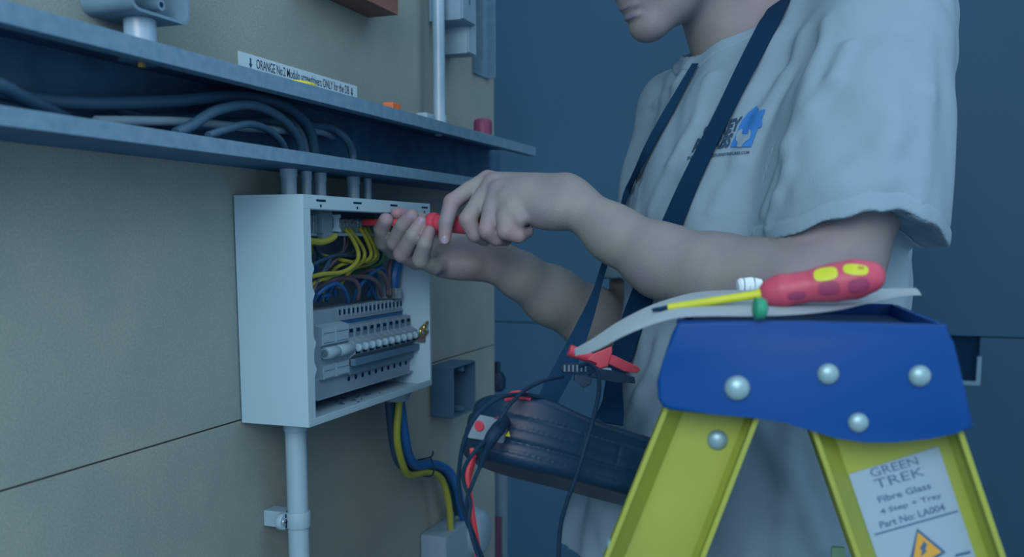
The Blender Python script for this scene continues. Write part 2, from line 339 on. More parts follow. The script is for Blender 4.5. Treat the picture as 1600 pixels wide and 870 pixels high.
# neutral terminal block (back row)
XA = 0.048
yA0, yA1 = yX(489, 490, XA), yX(640, 470, XA)
zAt, zAb = zX(590, 472, XA), zX(590, 512, XA)
zcut = zX(590, 493, XA)
yM = yX(527, 490, XA)
nb_ = obj('neutral_block', box(NB(), (.006, yA0, zAb - .02), (XA, yA1, zAt), 0.001), BREAKER, cu)
bm = NB(); box(bm, (XA, yM, zAb), (XA + .0012, yX(632, 495, XA), zX(590, 492, XA))); obj('blue_strip', bm, mat('blue_terminal_strip', (30, 94, 156), 0.5), nb_)
bm = NB(); box(bm, (XA, yM, zX(590, 491, XA)), (XA + .0025, yA1, zX(590, 488, XA))); obj('ridge', bm, BREAKER, nb_)
for k in range(18):
    y_ = yM + (yA1 - yM) * (k + .35) / 18; zh = zX(590, 479, XA)
    obj('terminal_hole', box(NB(), (XA - .0006, y_, zh - .004), (XA + .0004, y_ + .0045, zh + .0035), .0001), DARKHOLE, nb_)
    obj('screw_well', box(NB(), (.014, y_, zAt - .0004), (XA - .012, y_ + .006, zAt + .0004)), BREAKER2, nb_)
    obj('divider', box(NB(), (XA - .006, y_ - .0035, zh - .007), (XA + .0012, y_ - .0025, zAt + .0008)), BREAKER, nb_)
# small two-pole block at its right
bm = NB(); box(bm, (.006, yA1 + .001, zAb - .004), (XA - .002, yA1 + .018, zAt - .006), 0.001); sb = obj('link_block', bm, BREAKER, cu)
for k in range(2): obj('terminal_hole', box(NB(), (XA - .0024, yA1 + .003 + .008 * k, zAt - .02), (XA - .0014, yA1 + .008 + .008 * k, zAt - .012)), DARKHOLE, sb)
# stepped profile in X-Z for rail mounted devices
XB = 0.066
def zb(y): return zX(600, y, XB)
def device(y0, y1, prof, name, m, bev=.0006):
    return obj(name, prism(NB(), [(x, y0, z) for x, z in prof], (0, y1 - y0, 0), bev), m, cu)
zB = [zb(v) for v in (499, 518, 524, 541, 549, 569)]
prof = [(.008, zB[0] - .001), (.05, zB[0]), (XB - .004, zB[0] - .001), (XB - .002, zB[1]), (XB + .008, zB[2]), (XB + .008, zB[3]), (XB - .002, zB[4]), (XB - .004, zB[5]), (.03, zB[5]), (.008, zB[5])]
yB0, yB1 = yX(545, 535, XB), yX(661, 515, XB)
N = 12; dy = (yB1 - yB0) / N
for k in range(N):
    y_ = yB0 + k * dy
    br = device(y_ + .0004, y_ + dy - .0004, prof, 'circuit_breaker', BREAKER)
    tg = lathe(NB(), (XB + .010, y_ + dy * .28, (zB[2] + zB[3]) / 2 + .001), (XB + .010, y_ + dy * .70, (zB[2] + zB[3]) / 2 + .001), [(0, .0042), (.15, .0055), (.85, .0055), (1, .0042)], 14); obj('toggle', tg, PVC, br, True)
    obj('toggle_slot', box(NB(), (XB + .0076, y_ + dy * .18, zB[3] + .0006), (XB + .0084, y_ + dy * .82, (zB[2] + zB[3]) / 2 - .001)), DARKHOLE, br)
    obj('terminal_window', box(NB(), (XB - .0035, y_ + dy * .18, zB[1] + .002), (XB - .0018, y_ + dy * .82, zB[0] - .005)), BREAKER2, br)
    obj('terminal_shade', box(NB(), (XB - .002, y_ + dy * .30, zB[0] - .010), (XB - .0012, y_ + dy * .74, zB[0] - .0055)), DARKHOLE, br)
    pass
obj('label_bar', box(NB(), (XB + .004, yB0 - .004, zb(557)), (XB + .0115, yB1 - .006, zb(547)), .0008), mat('blue_grey_label_bar', (72, 112, 146), .5), cu)
obj('cover_strip', box(NB(), (XB - .003, yB0, zb(571)), (XB + .001, yB1, zb(558)), .0008), BREAKER2, cu)
# wide modules at the left: main switch and surge device
yS = [yX(489, 520, XB), yX(500, 530, XB), yX(523, 530, XB), yB0]
for a_, b_, m_ in ((yS[0] + .0005, yS[1] + .004, BREAKER), ):
    device(a_, b_, [(.008, zB[0] + .010), (.045, zB[0] + .012), (.05, zB[1]), (.05, zB[5] - .01), (.008, zB[5] - .01)], 'end_module', m_)
for i_, (a_, b_) in enumerate(((yS[1] + .0045, yS[2]), (yS[2] + .0005, yS[3] - .0008))):
    sw = device(a_, b_, [(.008, zB[0] + .004), (.055, zB[0] + .006), (XB + .001, zB[0] + .003), (XB + .001, zB[1] - .002), (XB - .004, zB[1] - .004), (XB - .004, zB[4] + .002), (XB + .001, zB[4]), (XB + .001, zB[5] + .001), (.03, zB[5] - .003), (.008, zB[5] - .003)], 'main_switch', PVC)
    obj('switch_roller', lathe(NB(), (XB + .003, a_ + .001, (zB[2] + zB[3]) / 2 + .001), (XB + .003, b_ - .001, (zB[2] + zB[3]) / 2 + .001), [(0, .0070), (.04, .0080), (.96, .0080), (1, .0070)], 18), PVC, sw, True)
    if i_ == 0: obj('roller_end', lathe(NB(), (XB + .003, a_ + .0012, (zB[2] + zB[3]) / 2 + .001), (XB + .003, a_ + .0002, (zB[2] + zB[3]) / 2 + .001), [(0, .005), (1, .005)], 14), BREAKER2, sw)
    for zz in (zB[0] - .004, zB[1] + .001, zB[4] - .006, zB[4] - .016):
        obj('groove', box(NB(), (XB + .0002, a_ + .003, zz - .0012), (XB + .0014, b_ - .003, zz)), BREAKER2, sw)
# base rail with row of holes, and lower tray
zr0, zr1 = zX(560, 605, .06), zX(560, 574, .06)
rail = obj('base_rail', box(NB(), (.01, yX(489, 600, .06), zr0), (.06, yB1 - .002, zr1), .001), BREAKER, cu)
for k in range(12):
    y_ = yB0 + (k + .4) * dy
    obj('rail_hole', lathe(NB(), (.0598, y_, (zr0 + zr1) / 2 + .002), (.0606, y_, (zr0 + zr1) / 2 + .002), [(0, .0034), (1, .0034)], 10), DARKHOLE, rail)
bm = NB(); box(bm, (.06, yX(489, 600, .06), zr0), (.066, yB1 + .006, zr0 + .002), .0004); obj('rail_lip', bm, BREAKER, rail)
# brass lugs at the right end
for dx, dz, m_ in ((0, 0, BRASS), (.006, .006, BRASS)):
    cc = onX(662, 517, .088); bm = NB(); q = [cc + np.array([dx, .012 * math.cos(a) , dz + .0075 * math.sin(a)]) for a in np.linspace(0, 2 * math.pi, 13)]; tube(bm, q, .0022, 8, 2); obj('brass_lug', bm, m_, cu, True)
cc = onX(660, 528, .082); obj('lug_screw', box(NB(), cc - .006, cc + np.array([.006, .008, .004]), .001), BROWNW, cu)
# wires in the box
def W(name_, m, r, pts, par=cu): return obj(name_, tube(NB(), [onX(*p) for p in pts], r, 8, 7), m, par, True)
# earth wires
for m, r, pts in [
  (YELW, .0030, [(538, 358, .055), (550, 372, .058), (560, 395, .06), (555, 412, .062), (535, 425, .064), (505, 428, .066), (480, 434, .066)]),
  (YELW, .0028, [(545, 358, .055), (557, 372, .056), (569, 392, .056), (566, 408, .056), (545, 422, .058), (515, 432, .06), (494, 440, .06), (480, 452, .055)]),
  (YELW, .0028, [(562, 356, .055), (573, 375, .058), (580, 395, .058), (574, 406, .056), (555, 410, .05), (525, 404, .04), (500, 398, .03)]),
  (YELW, .0028, [(568, 356, .055), (581, 378, .058), (587, 398, .056), (578, 408, .052), (560, 408, .046), (532, 414, .04), (516, 428, .03), (506, 450, .03), (503, 470, .03)]),
  (YELW, .0026, [(575, 356, .055), (585, 380, .052), (590, 402, .05), (575, 413, .045), (552, 420, .04), (538, 436, .035), (528, 450, .03)]),
  (YELW, .0045, [(523, 368, .066), (515, 374, .066), (500, 378, .066), (480, 376, .066)]),
  (YELW, .0024, [(487, 382, .03), (486, 395, .03), (480, 410, .03)]),
  (GREENW, .0026, [(552, 392, .03), (530, 404, .03), (508, 412, .03), (490, 422, .03)]),
  (GREENW, .0026, [(590, 360, .045), (600, 390, .04), (592, 412, .04), (560, 424, .03), (530, 440, .03)])]:
    W('earth_wire', m, r, pts)
for m, r, pts in [
  (BLUEW, .0030, [(489, 470, .04), (500, 456, .05), (522, 443, .055), (536, 450, .055), (543, 466, .045), (543, 472, .04)]),
  (BLUEW, .0028, [(491, 385, .03), (498, 400, .03), (492, 425, .035), (482, 440, .04)]),
  (BLUEW, .0028, [(510, 470, .03), (515, 455, .03), (530, 436, .03), (560, 430, .03), (578, 445, .03), (590, 470, .03)]),
  (BLUEW, .0028, [(552, 468, .03), (560, 450, .04), (580, 428, .045), (598, 420, .045), (606, 440, .04), (606, 462, .035)]),
  (BLUEW, .0028, [(498, 470, .03), (505, 462, .04), (515, 460, .04)]),
  (BLUEW, .0028, [(575, 462, .03), (590, 425, .025), (600, 400, .025), (618, 385, .025), (640, 370, .025)]),
  (BLUEW, .0028, [(560, 460, .015), (570, 425, .015), (590, 405, .015), (606, 380, .02), (625, 350, .02)]),
  (BLUEW, .0026, [(524, 462, .02), (524, 440, .02), (528, 425, .02), (560, 405, .015), (600, 395, .015)])]:
    W('neutral_wire', m, r, pts)
for m, r, pts in [
  (BROWNW, .0030, [(487, 458, .03), (505, 445, .035), (530, 436, .045), (552, 437, .05), (561, 450, .05), (559, 467, .042)]),
  (BROWNW, .0034, [(520, 440, .03), (550, 432, .04), (578, 434, .05), (592, 445, .052), (597, 462, .045)]),
  (BROWNW, .0036, [(540, 436, .02), (570, 424, .035), (588, 423, .045), (600, 430, .05), (606, 445, .05), (607, 462, .045)]),
  (BROWNW, .0042, [(607, 462, .05), (607, 440, .045), (609, 415, .04), (620, 395, .03)]),
  (BROWNW, .0016, [(537, 362, .05), (538, 380, .05), (533, 398, .04)]),
  (BROWNW, .0028, [(545, 362, .04), (540, 385, .04), (520, 410, .05), (500, 430, .06), (488, 455, .06)]),
  (DARKCAB, .0028, [(493, 378, .04), (500, 398, .04), (520, 408, .04), (560, 400, .03), (600, 380, .02)]),
  (DARKCAB, .0026, [(486, 415, .06), (500, 408, .06), (530, 398, .05), (565, 402, .04)]),
  (DARKCAB, .0030, [(490, 460, .05), (496, 440, .055), (505, 425, .06), (515, 405, .055)])]:
    W('live_wire', m, r, pts)
W('thick_blue_cable', BLUEW, .0078, [(631, 395, .05), (622, 412, .05), (617, 430, .048), (615, 450, .045), (614, 456, .045)])
W('thick_blue_cable', BLUEW, .0075, [(634, 380, .04), (638, 405, .04), (638, 430, .038), (638, 470, .036), (636, 500, .034), (632, 560, .034), (628, 610, .035)])
cc = onX(616, 458, .05); obj('cable_clamp', box(NB(), cc - .008, cc + .008, .002), SCREW, cu)
# debris in the bottom of the box
cc = onX(560, 620, .06); bm = NB()
for k in range(14):
    a = cc + np.array([random.uniform(-.02, .02), random.uniform(-.05, .06), 0]); a[2] = z0 + T + .001
    tube(bm, [a, a + np.array([random.uniform(-.006, .006), random.uniform(-.01, .01), .001])], .0008, 5, 1, False)
tag(obj('wire_offcuts', bm, DARKCAB), 'scatter of tiny wire offcuts on the floor of the distribution box', 'wire offcuts', kind='stuff')
# ------------------------------------------------------------------ conduits between trunking and box
zt, zbm = zc, z1
for k, (px, w_, lab) in enumerate([(451, 25, 'leftmost galvanised conduit between the trunking and the box top'), (478.5, 17, 'second galvanised conduit from the left above the box'), (500, 20, 'third galvanised conduit from the left above the box'),
                      (551.5, 23, 'fourth galvanised conduit from the left, after the gap, above the box'), (574, 14, 'rightmost galvanised conduit between the trunking and the box top')]):
    c = onX(px, 280, .045); r = w_ / 2 * 1.13 / 1500 * 1.02
    t = thing('metal_conduit', lab, 'conduit', (c[0], c[1], zbm), 'conduits above the box')
    obj('pipe', lathe(NB(), (c[0], c[1], zbm), (c[0], c[1], zt - .0002), [(0, r), (1, r)], 20), GALV_B, t, True)
    obj('coupling', lathe(NB(), (c[0], c[1], zt - .010), (c[0], c[1], zt - .0002), [(0, r * 1.12), (1, r * 1.12)], 20), GALV_B, t, True)
# ------------------------------------------------------------------ white conduit under the box
ca, cb = onX(462, 676, .045), onX(468.5, 868, .045)
r = .0135
t = thing('plastic_conduit', 'white plastic conduit pipe running down from the box bottom', 'conduit', (ca[0], ca[1], 0))
obj('pipe', lathe(NB(), (ca[0], ca[1], .02), (ca[0], ca[1], z0), [(0, r), (1, r)], 28), PVC, t, True)
obj('adaptor', lathe(NB(), (ca[0], ca[1], z0 - .018), (ca[0], ca[1], z0 - .0002), [(0, r * 1.0), (.08, r * 1.12), (1, r * 1.16)], 28), PVC, t, True)
zc_ = onX(457, 815, .045)[2]
t = thing('saddle_clip', 'white saddle clip holding the plastic conduit with a screw in its ear', 'pipe clip', (0, ca[1], zc_))
obj('band', lathe(NB(), (ca[0], ca[1], zc_ - .0105), (ca[0], ca[1], zc_ + .0105), [(0, r * 1.12), (.1, r * 1.18), (.9, r * 1.18), (1, r * 1.12)], 28), PVC, t, True)
obj('base', box(NB(), (.0005, ca[1] - .012, zc_ - .0105), (ca[0] - .004, ca[1] + .012, zc_ + .0105), .002), PVC, t)
xe = .032; er = onX(441, 817, xe)
bm = NB(); lathe(bm, (xe - .004, er[1], zc_), (xe + .004, er[1], zc_), [(0, .010), (.15, .0108), (.85, .0108), (1, .010)], 20); box(bm, (xe - .004, er[1], zc_ - .0102), (xe + .004, ca[1], zc_ + .0102), .001); obj('ear', bm, PVC, t, True)
bm = NB(); dome(bm, (xe + .004, er[1], zc_), (1, 0, 0), .0055, .002); sr = obj('screw', bm, SCREW, t, True)
bm = NB(); box(bm, (xe + .0055, er[1] - .0035, zc_ - .0006), (xe + .0064, er[1] + .0035, zc_ + .0006)); box(bm, (xe + .0055, er[1] - .0006, zc_ - .0035), (xe + .0064, er[1] + .0006, zc_ + .0035)); obj('cross_slot', bm, DARKHOLE, sr)
# ------------------------------------------------------------------ gland and tails
gx = .05; g = onX(619, 625, gx)
t = thing('cable_gland', 'pale round cable gland under the right end of the box', 'cable gland', (gx, g[1], z0 - .02))
obj('flange', lathe(NB(), (gx, g[1], z0 - .010), (gx, g[1], z0 - .0003), [(0, .024), (.3, .027), (1, .027)], 28), BREAKER, t, True)
obj('neck', lathe(NB(), (gx, g[1], z0 - .022), (gx, g[1], z0 - .010), [(0, .019), (.6, .021), (1, .023)], 28), BREAKER, t, True)
gz = z0 - .018
def G(dx, dy, dz=0): return [gx + dx, g[1] + dy, gz + dz]
def tail(m, r, first, pts, lab):
    q = [np.array(first) + np.array([0, 0, .012]), np.array(first)] + [onX(*p) for p in pts]
    tag(obj('tail_cable', tube(NB(), q, r, 12, 8), m, None, True), lab, 'cable', 'tails below the gland')
tail(BLUEW, .0085, G(0, .010), [(630, 672, .05), (638, 712, .045), (652, 728, .04), (672, 725, .035), (697, 733, .035), (713, 758, .04), (722, 800, .04), (734, 850, .04), (742, 930, .04)], 'blue tail cable looping down from the gland and away right')
tail(YELW, .0058, G(.008, -.004), [(620, 680, .055), (628, 722, .05), (640, 742, .045), (664, 738, .04), (687, 745, .04), (699, 775, .04), (704, 820, .04), (703, 870, .04), (703, 930, .04)], 'yellow and green tail cable looping down from the gland')
tail(DARKCAB, .0075, G(-.010, -.004), [(615, 690, .035), (624, 722, .03), (640, 732, .025), (668, 732, .022), (690, 745, .022), (708, 780, .022), (722, 830, .022), (735, 930, .022)], 'dark tail cable behind the blue and yellow tails')
c = onX(667, 731, .040); bm = NB(); tube(bm, [c + np.array([.008, -.002, .020]), c + np.array([.013, 0, .0]), c + np.array([.006, 0, -.014]), c + np.array([-.022, 0, -.010]), c + np.array([-.026, 0, .008]), c + np.array([.008, -.002, .020]), c + np.array([.012, 0, .030])], .0016, 6, 4)
tag(obj('cable_tie', bm, BLACKPL, None, True), 'black cable tie bundling the tail cables below the box', 'cable tie')
# ------------------------------------------------------------------ upper back box and its conduit (top left)
XU = .06
ua, ub = yX(163, 10, 0.004), yX(297, 10, XU); uz = zX(240, 24, XU) 
ya_, yb_ = yX(205, 20, XU), yX(297, 20, XU)
t = thing('metal_back_box', 'grey rounded metal back box open at the front, above the trunking', 'back box', (0, (ya_ + yb_) / 2, uz))
bm = NB()
Zt = uz + .085
def rrect(y0, y1, za, zb_, r, n=5):
    out = []
    for cy, cz, a0 in ((y1 - r, zb_ - r, 0), (y0 + r, zb_ - r, 90), (y0 + r, za + r, 180), (y1 - r, za + r, 270)):
        for k in range(n + 1):
            a = R(a0 + 90 * k / n); out.append((cy + r * math.cos(a), cz + r * math.sin(a)))
    return out
oo = rrect(ya_, yb_, uz, Zt, .012); ii = rrect(ya_ + .003, yb_ - .003, uz + .003, Zt - .003, .010)
rings = [[bm.verts.new((x, y, z)) for y, z in pts] for x, pts in ((.0005, oo), (XU, oo), (XU, ii), (.004, ii))]
for a, b in zip(rings, rings[1:]):
    for k in range(len(a)): bm.faces.new((a[k], a[(k + 1) % len(a)], b[(k + 1) % len(a)], b[k]))
bm.faces.new(rings[0]); bm.faces.new(rings[-1])
obj('shell', bm, mat('grey_painted_steel', (96, 134, 160), .45), t, True)
c = onX(241, 6, .045)
bm = NB(); lathe(bm, (.01, c[1] + .004, uz + .016), (.05, c[1] + .004, uz + .016), [(0, .006), (1, .006)], 12); ws = obj('screw_boss', bm, mat('grey_painted_steel', (96, 134, 160)), t, True)
obj('boss_hole', lathe(NB(), (.05, c[1] + .004, uz + .016), (.0505, c[1] + .004, uz + .016), [(0, .0026), (1, .0026)], 10), DARKHOLE, t)
c = onX(219, 45, .035)
t = thing('metal_conduit', 'short wide galvanised conduit between the grey back box and the trunking', 'conduit', (.035, c[1], zu1))
obj('pipe', lathe(NB(), (.035, c[1], zu1 + .001), (.035, c[1], uz - .0003), [(0, .0155), (1, .0155)], 24), GALV_B, t, True)
# ------------------------------------------------------------------ wall label
la, lb = onX(372, 80, .001), onX(558, 134, .001); hz = .030
zl_ = (la[2] + lb[2]) / 2
lt = thing('wall_label', 'long white printed label strip on the board above the trunking', 'label', (.0006, la[1], zl_ - hz))
lbl = obj('strip', box(NB(), (.0002, la[1], zl_ - hz), (.0008, lb[1], zl_)), mat('white_label_vinyl', (168, 204, 226), 0.55, var=0.01), lt)
LEN = lb[1] - la[1]
tb = text_on('lettering', 'ORANGE No:2 Modulo screwdrivers ONLY for the DB', (.0008, la[1] + LEN * .145, zl_ - .0148), (0, 1, 0), (0, 0, 1), .0165, INK, lbl, bold=.00004)
wcur = max(v.co.y for v in tb.data.vertices) - min(v.co.y for v in tb.data.vertices); sc_ = LEN * .79 / wcur
for v in tb.data.vertices: v.co.y = la[1] + LEN * .125 + (v.co.y - la[1] - LEN * .145) * sc_
for f in (.085, .945):
    y_ = la[1] + LEN * f; z_ = zl_ - .0105
    prism(bm := NB(), [(.0008, y_ + a, z_ + b) for a, b in ((-.0013, .006), (.0013, .006), (.0013, -.001), (.0035, -.001), (0, -.006), (-.0035, -.001), (-.0013, -.001))], (.0003, 0, 0)); obj('arrow', bm, INK, lbl)
# things on top of the trunking
def onTop(px, X): # point on top plate seen above lip
    return onX(px, 100, X)
c = onTop(480, .085); t = thing('tape_roll', 'yellow tape ring lying on the trunking in front of the label strip', 'tape', (c[0], c[1], zu1 + .001))
bm = NB(); q = [np.array([c[0] - .012 + .014 * math.cos(a), c[1] + .024 * math.sin(a), zu1 + .0045]) for a in np.linspace(0, 2 * math.pi, 25)]; tube(bm, q, .0038, 10, 2, caps=False); obj('ring', bm, YTAPE, t, True)
bm = NB(); q = [np.array([c[0] - .012 + .006 * math.cos(a), c[1] + .008 * math.sin(a), zu1 + .0045]) for a in np.linspace(0, 2 * math.pi, 25)]; tube(bm, q, .0034, 8, 2, caps=False); obj('core', bm, YTAPE, t, True)
c = onTop(611, .08); t = thing('wire_connector', 'small orange wire connector sitting on the trunking lip', 'connector', (c[0], c[1], zu1 + .001))
for k in range(2): obj('cell', box(NB(), (c[0] - .008, c[1] - .012 + k * .0125, zu1 + .0012), (c[0] + .008, c[1] + k * .0125, zu1 + .013), .002), ORANGEP, t)
c = onTop(664, .06); bm = NB(); box(bm, (c[0] - .01, c[1] - .016, zu1 + .0012), (c[0] + .01, c[1] + .016, zu1 + .018), .004); tag(obj('plastic_block', bm, PVC, None, True), 'small white plastic block on the trunking beside the tall conduit', 'plastic block')
c = onTop(754, .05); t = thing('red_bottle_cap', 'dull red plastic cap standing on the trunking near its right end', 'cap', (c[0], c[1], zu1 + .001))
obj('body', lathe(NB(), (c[0], c[1], zu1 + .0012), (c[0], c[1], zu1 + .040), [(0, .017), (.85, .017), (.95, .0155), (1, .012)], 24), REDCAP, t, True)
obj('rim', lathe(NB(), (c[0], c[1], zu1 + .0012), (c[0], c[1], zu1 + .006), [(0, .0185), (1, .0185)], 24), REDCAP, t, True)
# right hand upright conduit, junction boxes, metal strip and wooden block
c = onX(685.5, 90, .03)
t = thing('metal_conduit', 'tall vertical galvanised conduit rising from the trunking beside white boxes', 'conduit', (c[0], c[1], zu1))
obj('pipe', lathe(NB(), (c[0], c[1], zu1 + .001), (c[0], c[1], 2.3), [(0, .0105), (1, .0105)], 20), GALV_B, t, True)
obj('coupling', lathe(NB(), (c[0], c[1], zu1 + .001), (c[0], c[1], zu1 + .03), [(0, .0125), (1, .0125)], 20), GALV_B, t, True)
def wallbox(name, lab, cat, px0, pxc, px1, pyb, X, ht, m, grp=None):
    """px0 left edge, px1 right edge of the front, pyb front bottom"""
    y0, y1 = yX(pxc, pyb, X), yX(px1, pyb, X); z_ = zX((pxc + px1) / 2, pyb, X)
    t = thing(name, lab, cat, (0, (y0 + y1) / 2, z_), grp)
    obj('casing', box(NB(), (.0005, y0, z_), (X, y1, z_ + ht), .003), m, t, True); return t, y0, y1, z_
GB = mat('pale_blue_grey_casing', (112, 150, 178), .5)
t, a, b, z_ = wallbox('junction_box', 'upper white junction box at the top of the board beside the tall conduit', 'junction box', 696, 720, 742, 36, .06, .25, GB, 'white boxes at the top of the board')
obj('lid', box(NB(), (.06, a + .002, z_ + .002), (.063, b - .002, z_ + .248), .001), GB, t)
obj('keyhole', box(NB(), (.063, (a + b) / 2 - .002, z_ + .03), (.0635, (a + b) / 2 + .002, z_ + .045)), INK, t)
t, a, b, z_ = wallbox('junction_box', 'lower small white junction box just under the upper one on the board', 'junction box', 704, 730, 743, 86, .05, .082, mat('white_box_casing', (124, 160, 184), .5), 'white boxes at the top of the board')
obj('lid', box(NB(), (.05, a + .002, z_ + .002), (.0525, b - .002, z_ + .080), .001), mat('white_box_casing', (0, 0, 0)), t)
y0, y1 = yX(747, 100, .012), yX(771, 100, .012); z_ = zX(760, 119, .012)
t = thing('metal_strut', 'vertical galvanised channel strip at the top right edge of the board', 'metal strip', (0, (y0 + y1) / 2, z_))
obj('web', box(NB(), (.0005, y0, z_), (.004, y1, 2.4)), GALV, t)
obj('flange', box(NB(), (.004, y0, z_), (.022, y0 + .003, 2.4)), GALV, t); obj('flange', box(NB(), (.004, y1 - .012, z_ + .0), (.02, y1 - .009, 2.4)), GALV, t)
y0, y1 = yX(566, 5, .05), yX(622, 5, .05); z_ = zX(600, 13, .05)
t = thing('wooden_batten', 'reddish varnished wood block at the top edge above the label strip', 'wood block', (0, (y0 + y1) / 2, z_))
obj('board', box(NB(), (.0005, y0 - .1, z_), (.05, y1, z_ + .03), .001), WOODRED, t)
obj('moulding', box(NB(), (.0005, y0 - .1, z_ + .03), (.058, y1 + .006, z_ + .05), .003), WOODRED, t)
# grey socket box right of the tails
X_ = .045; y0, y1 = yX(708, 600, X_), yX(743, 600, X_); za, zb_ = zX(725, 647, X_), zX(725, 568, X_)
t = thing('grey_back_box', 'small grey open back box on the board at the right of the distribution box', 'back box', (0, (y0 + y1) / 2, za))
bm = NB(); oo = rrect(y0, y1, za, zb_, .004, 3); ii = rrect(y0 + .003, y1 - .003, za + .003, zb_ - .003, .003, 3)
rings = [[bm.verts.new((x, y, z)) for y, z in pts] for x, pts in ((.0005, oo), (X_, oo), (X_, ii), (.004, ii))]
for a, b in zip(rings, rings[1:]):
    for k in range(len(a)): bm.faces.new((a[k], a[(k + 1) % len(a)], b[(k + 1) % len(a)], b[k]))
bm.faces.new(rings[0]); bm.faces.new(rings[-1]); obj('shell', bm, PVC_GREY, t, True)
for zz in (za + .006, zb_ - .014): obj('screw_lug', box(NB(), (.02, (y0 + y1) / 2 - .005, zz), (.042, (y0 + y1) / 2 + .005, zz + .008), .001), PVC_GREY, t)
# bottom: white round box, and white pipe with red marks, black clamp on back wall side
X_ = .05; c = onX(735, 850, X_)
t = thing('round_white_box', 'white box with a round dome on the board at the bottom behind the leads', 'electrical box', (0, c[1], c[2] - .1))
y0, y1 = yX(697, 850, X_), yX(748, 850, X_); zt_ = zX(720, 822, X_)
obj('casing', box(NB(), (.0005, y0, zt_ - .16), (X_, y1, zt_), .004), BREAKER, t, True)
obj('dome', lathe(NB(), (X_ * .4, y1 - .01, zt_ - .035), (X_ + .02, y1 - .01, zt_ - .035), [(0, .05), (.5, .05), (.85, .042), (1, .03)], 28), BREAKER, t, True)
c = onY(781, 800, YEND + .08)
t = thing('white_pipe', 'pale vertical pipe with a red printed mark standing beyond the board edge', 'pipe', (c[0], c[1], 0))
zt_ = onY(781, 700, c[1])[2]
obj('pipe', lathe(NB(), (c[0], c[1], .001), (c[0], c[1], zt_), [(0, .0185), (1, .0185)], 24), mat('frosted_white_pipe', (86, 118, 140), .5), t, True)
zq = onY(781, 850, c[1])[2]
obj('red_mark', box(NB(), (c[0] - .006, c[1] - .0192, zq - .05), (c[0] + .012, c[1] - .0178, zq + .07)), mat('red_print', (100, 78, 104), .6), t)
c = onY(776, 590, YEND + .06)
t = thing('black_cable_grip', 'small black ribbed cable grip beyond the board edge at mid height', 'cable grip', tuple(c))
obj('body', lathe(NB(), c - np.array([0, 0, .03]), c + np.array([0, 0, .012]), [(0, .012), (.2, .02), (.7, .02), (1, .014)], 14), BLACKPL, t, True)
obj('stem', lathe(NB(), c + np.array([0, 0, .012]), c + np.array([0, 0, .035]), [(0, .008), (1, .008)], 10), BLACKPL, t, True)
bm = NB(); box(bm, (-.02, c[1] - .008, c[2] - .008), (c[0], c[1] + .008, c[2] + .008), .001); obj('bracket', bm, BLACKPL, t)
# ================================================================== signed distance modelling (figure)
class Field:
    def __init__(s): s.p = []
    def cone(s, a, b, ra, rb, k=.01):
        a, b = np.array(a, float), np.array(b, float); R_ = max(ra, rb) + k
        s.p.append(('c', a, b, ra, rb, k, np.minimum(a, b) - R_, np.maximum(a, b) + R_)); return s
    def chain(s, pts, rs, k=.01, k0=None):
        for i in range(len(pts) - 1): s.cone(pts[i], pts[i + 1], rs[i], rs[i + 1], (k0 if (k0 is not None and i == 0) else k))
        return s
    def ell(s, c, M, rad, k=.01):
        c = np.array(c, float); M = np.array(M, float); rad = np.array(rad, float)
        e = np.sqrt(((M.T * rad) ** 2).sum(1)) + k
        s.p.append(('e', c, M, rad, None, k, c - e, c + e)); return s
    def prim(s, q, P_):
        if q[0] == 'c':
            _, a, b, ra, rb = q[:5]; ba = b - a; l2 = max(ba @ ba, 1e-12); pa = P_ - a
            t = np.clip(pa @ ba / l2, 0, 1); d = pa - t[:, None] * ba
            return np.sqrt((d * d).sum(1)) - (ra + (rb - ra) * t)
        _, c, M, rad = q[:4]; l = (P_ - c) @ M.T; k0 = np.sqrt(((l / rad) ** 2).sum(1)) + 1e-9; k1 = np.sqrt(((l / rad ** 2) ** 2).sum(1)) + 1e-9
        return k0 * (k0 - 1) / k1
    def __call__(s, P_, lo=None, hi=None):
        d = np.full(len(P_), 0.5)
        for q in s.p:
            if lo is not None and (np.any(q[6] > hi + .01) or np.any(q[7] < lo - .01)): continue
            e = s.prim(q, P_); k = q[5]
            if k > 0:
                h = np.maximum(k - np.abs(d - e), 0) / k; d = np.minimum(d, e) - h * h * k * .25
            else: d = np.minimum(d, e)
        return d
    def bounds(s): return np.min([q[6] for q in s.p], 0), np.max([q[7] for q in s.p], 0)
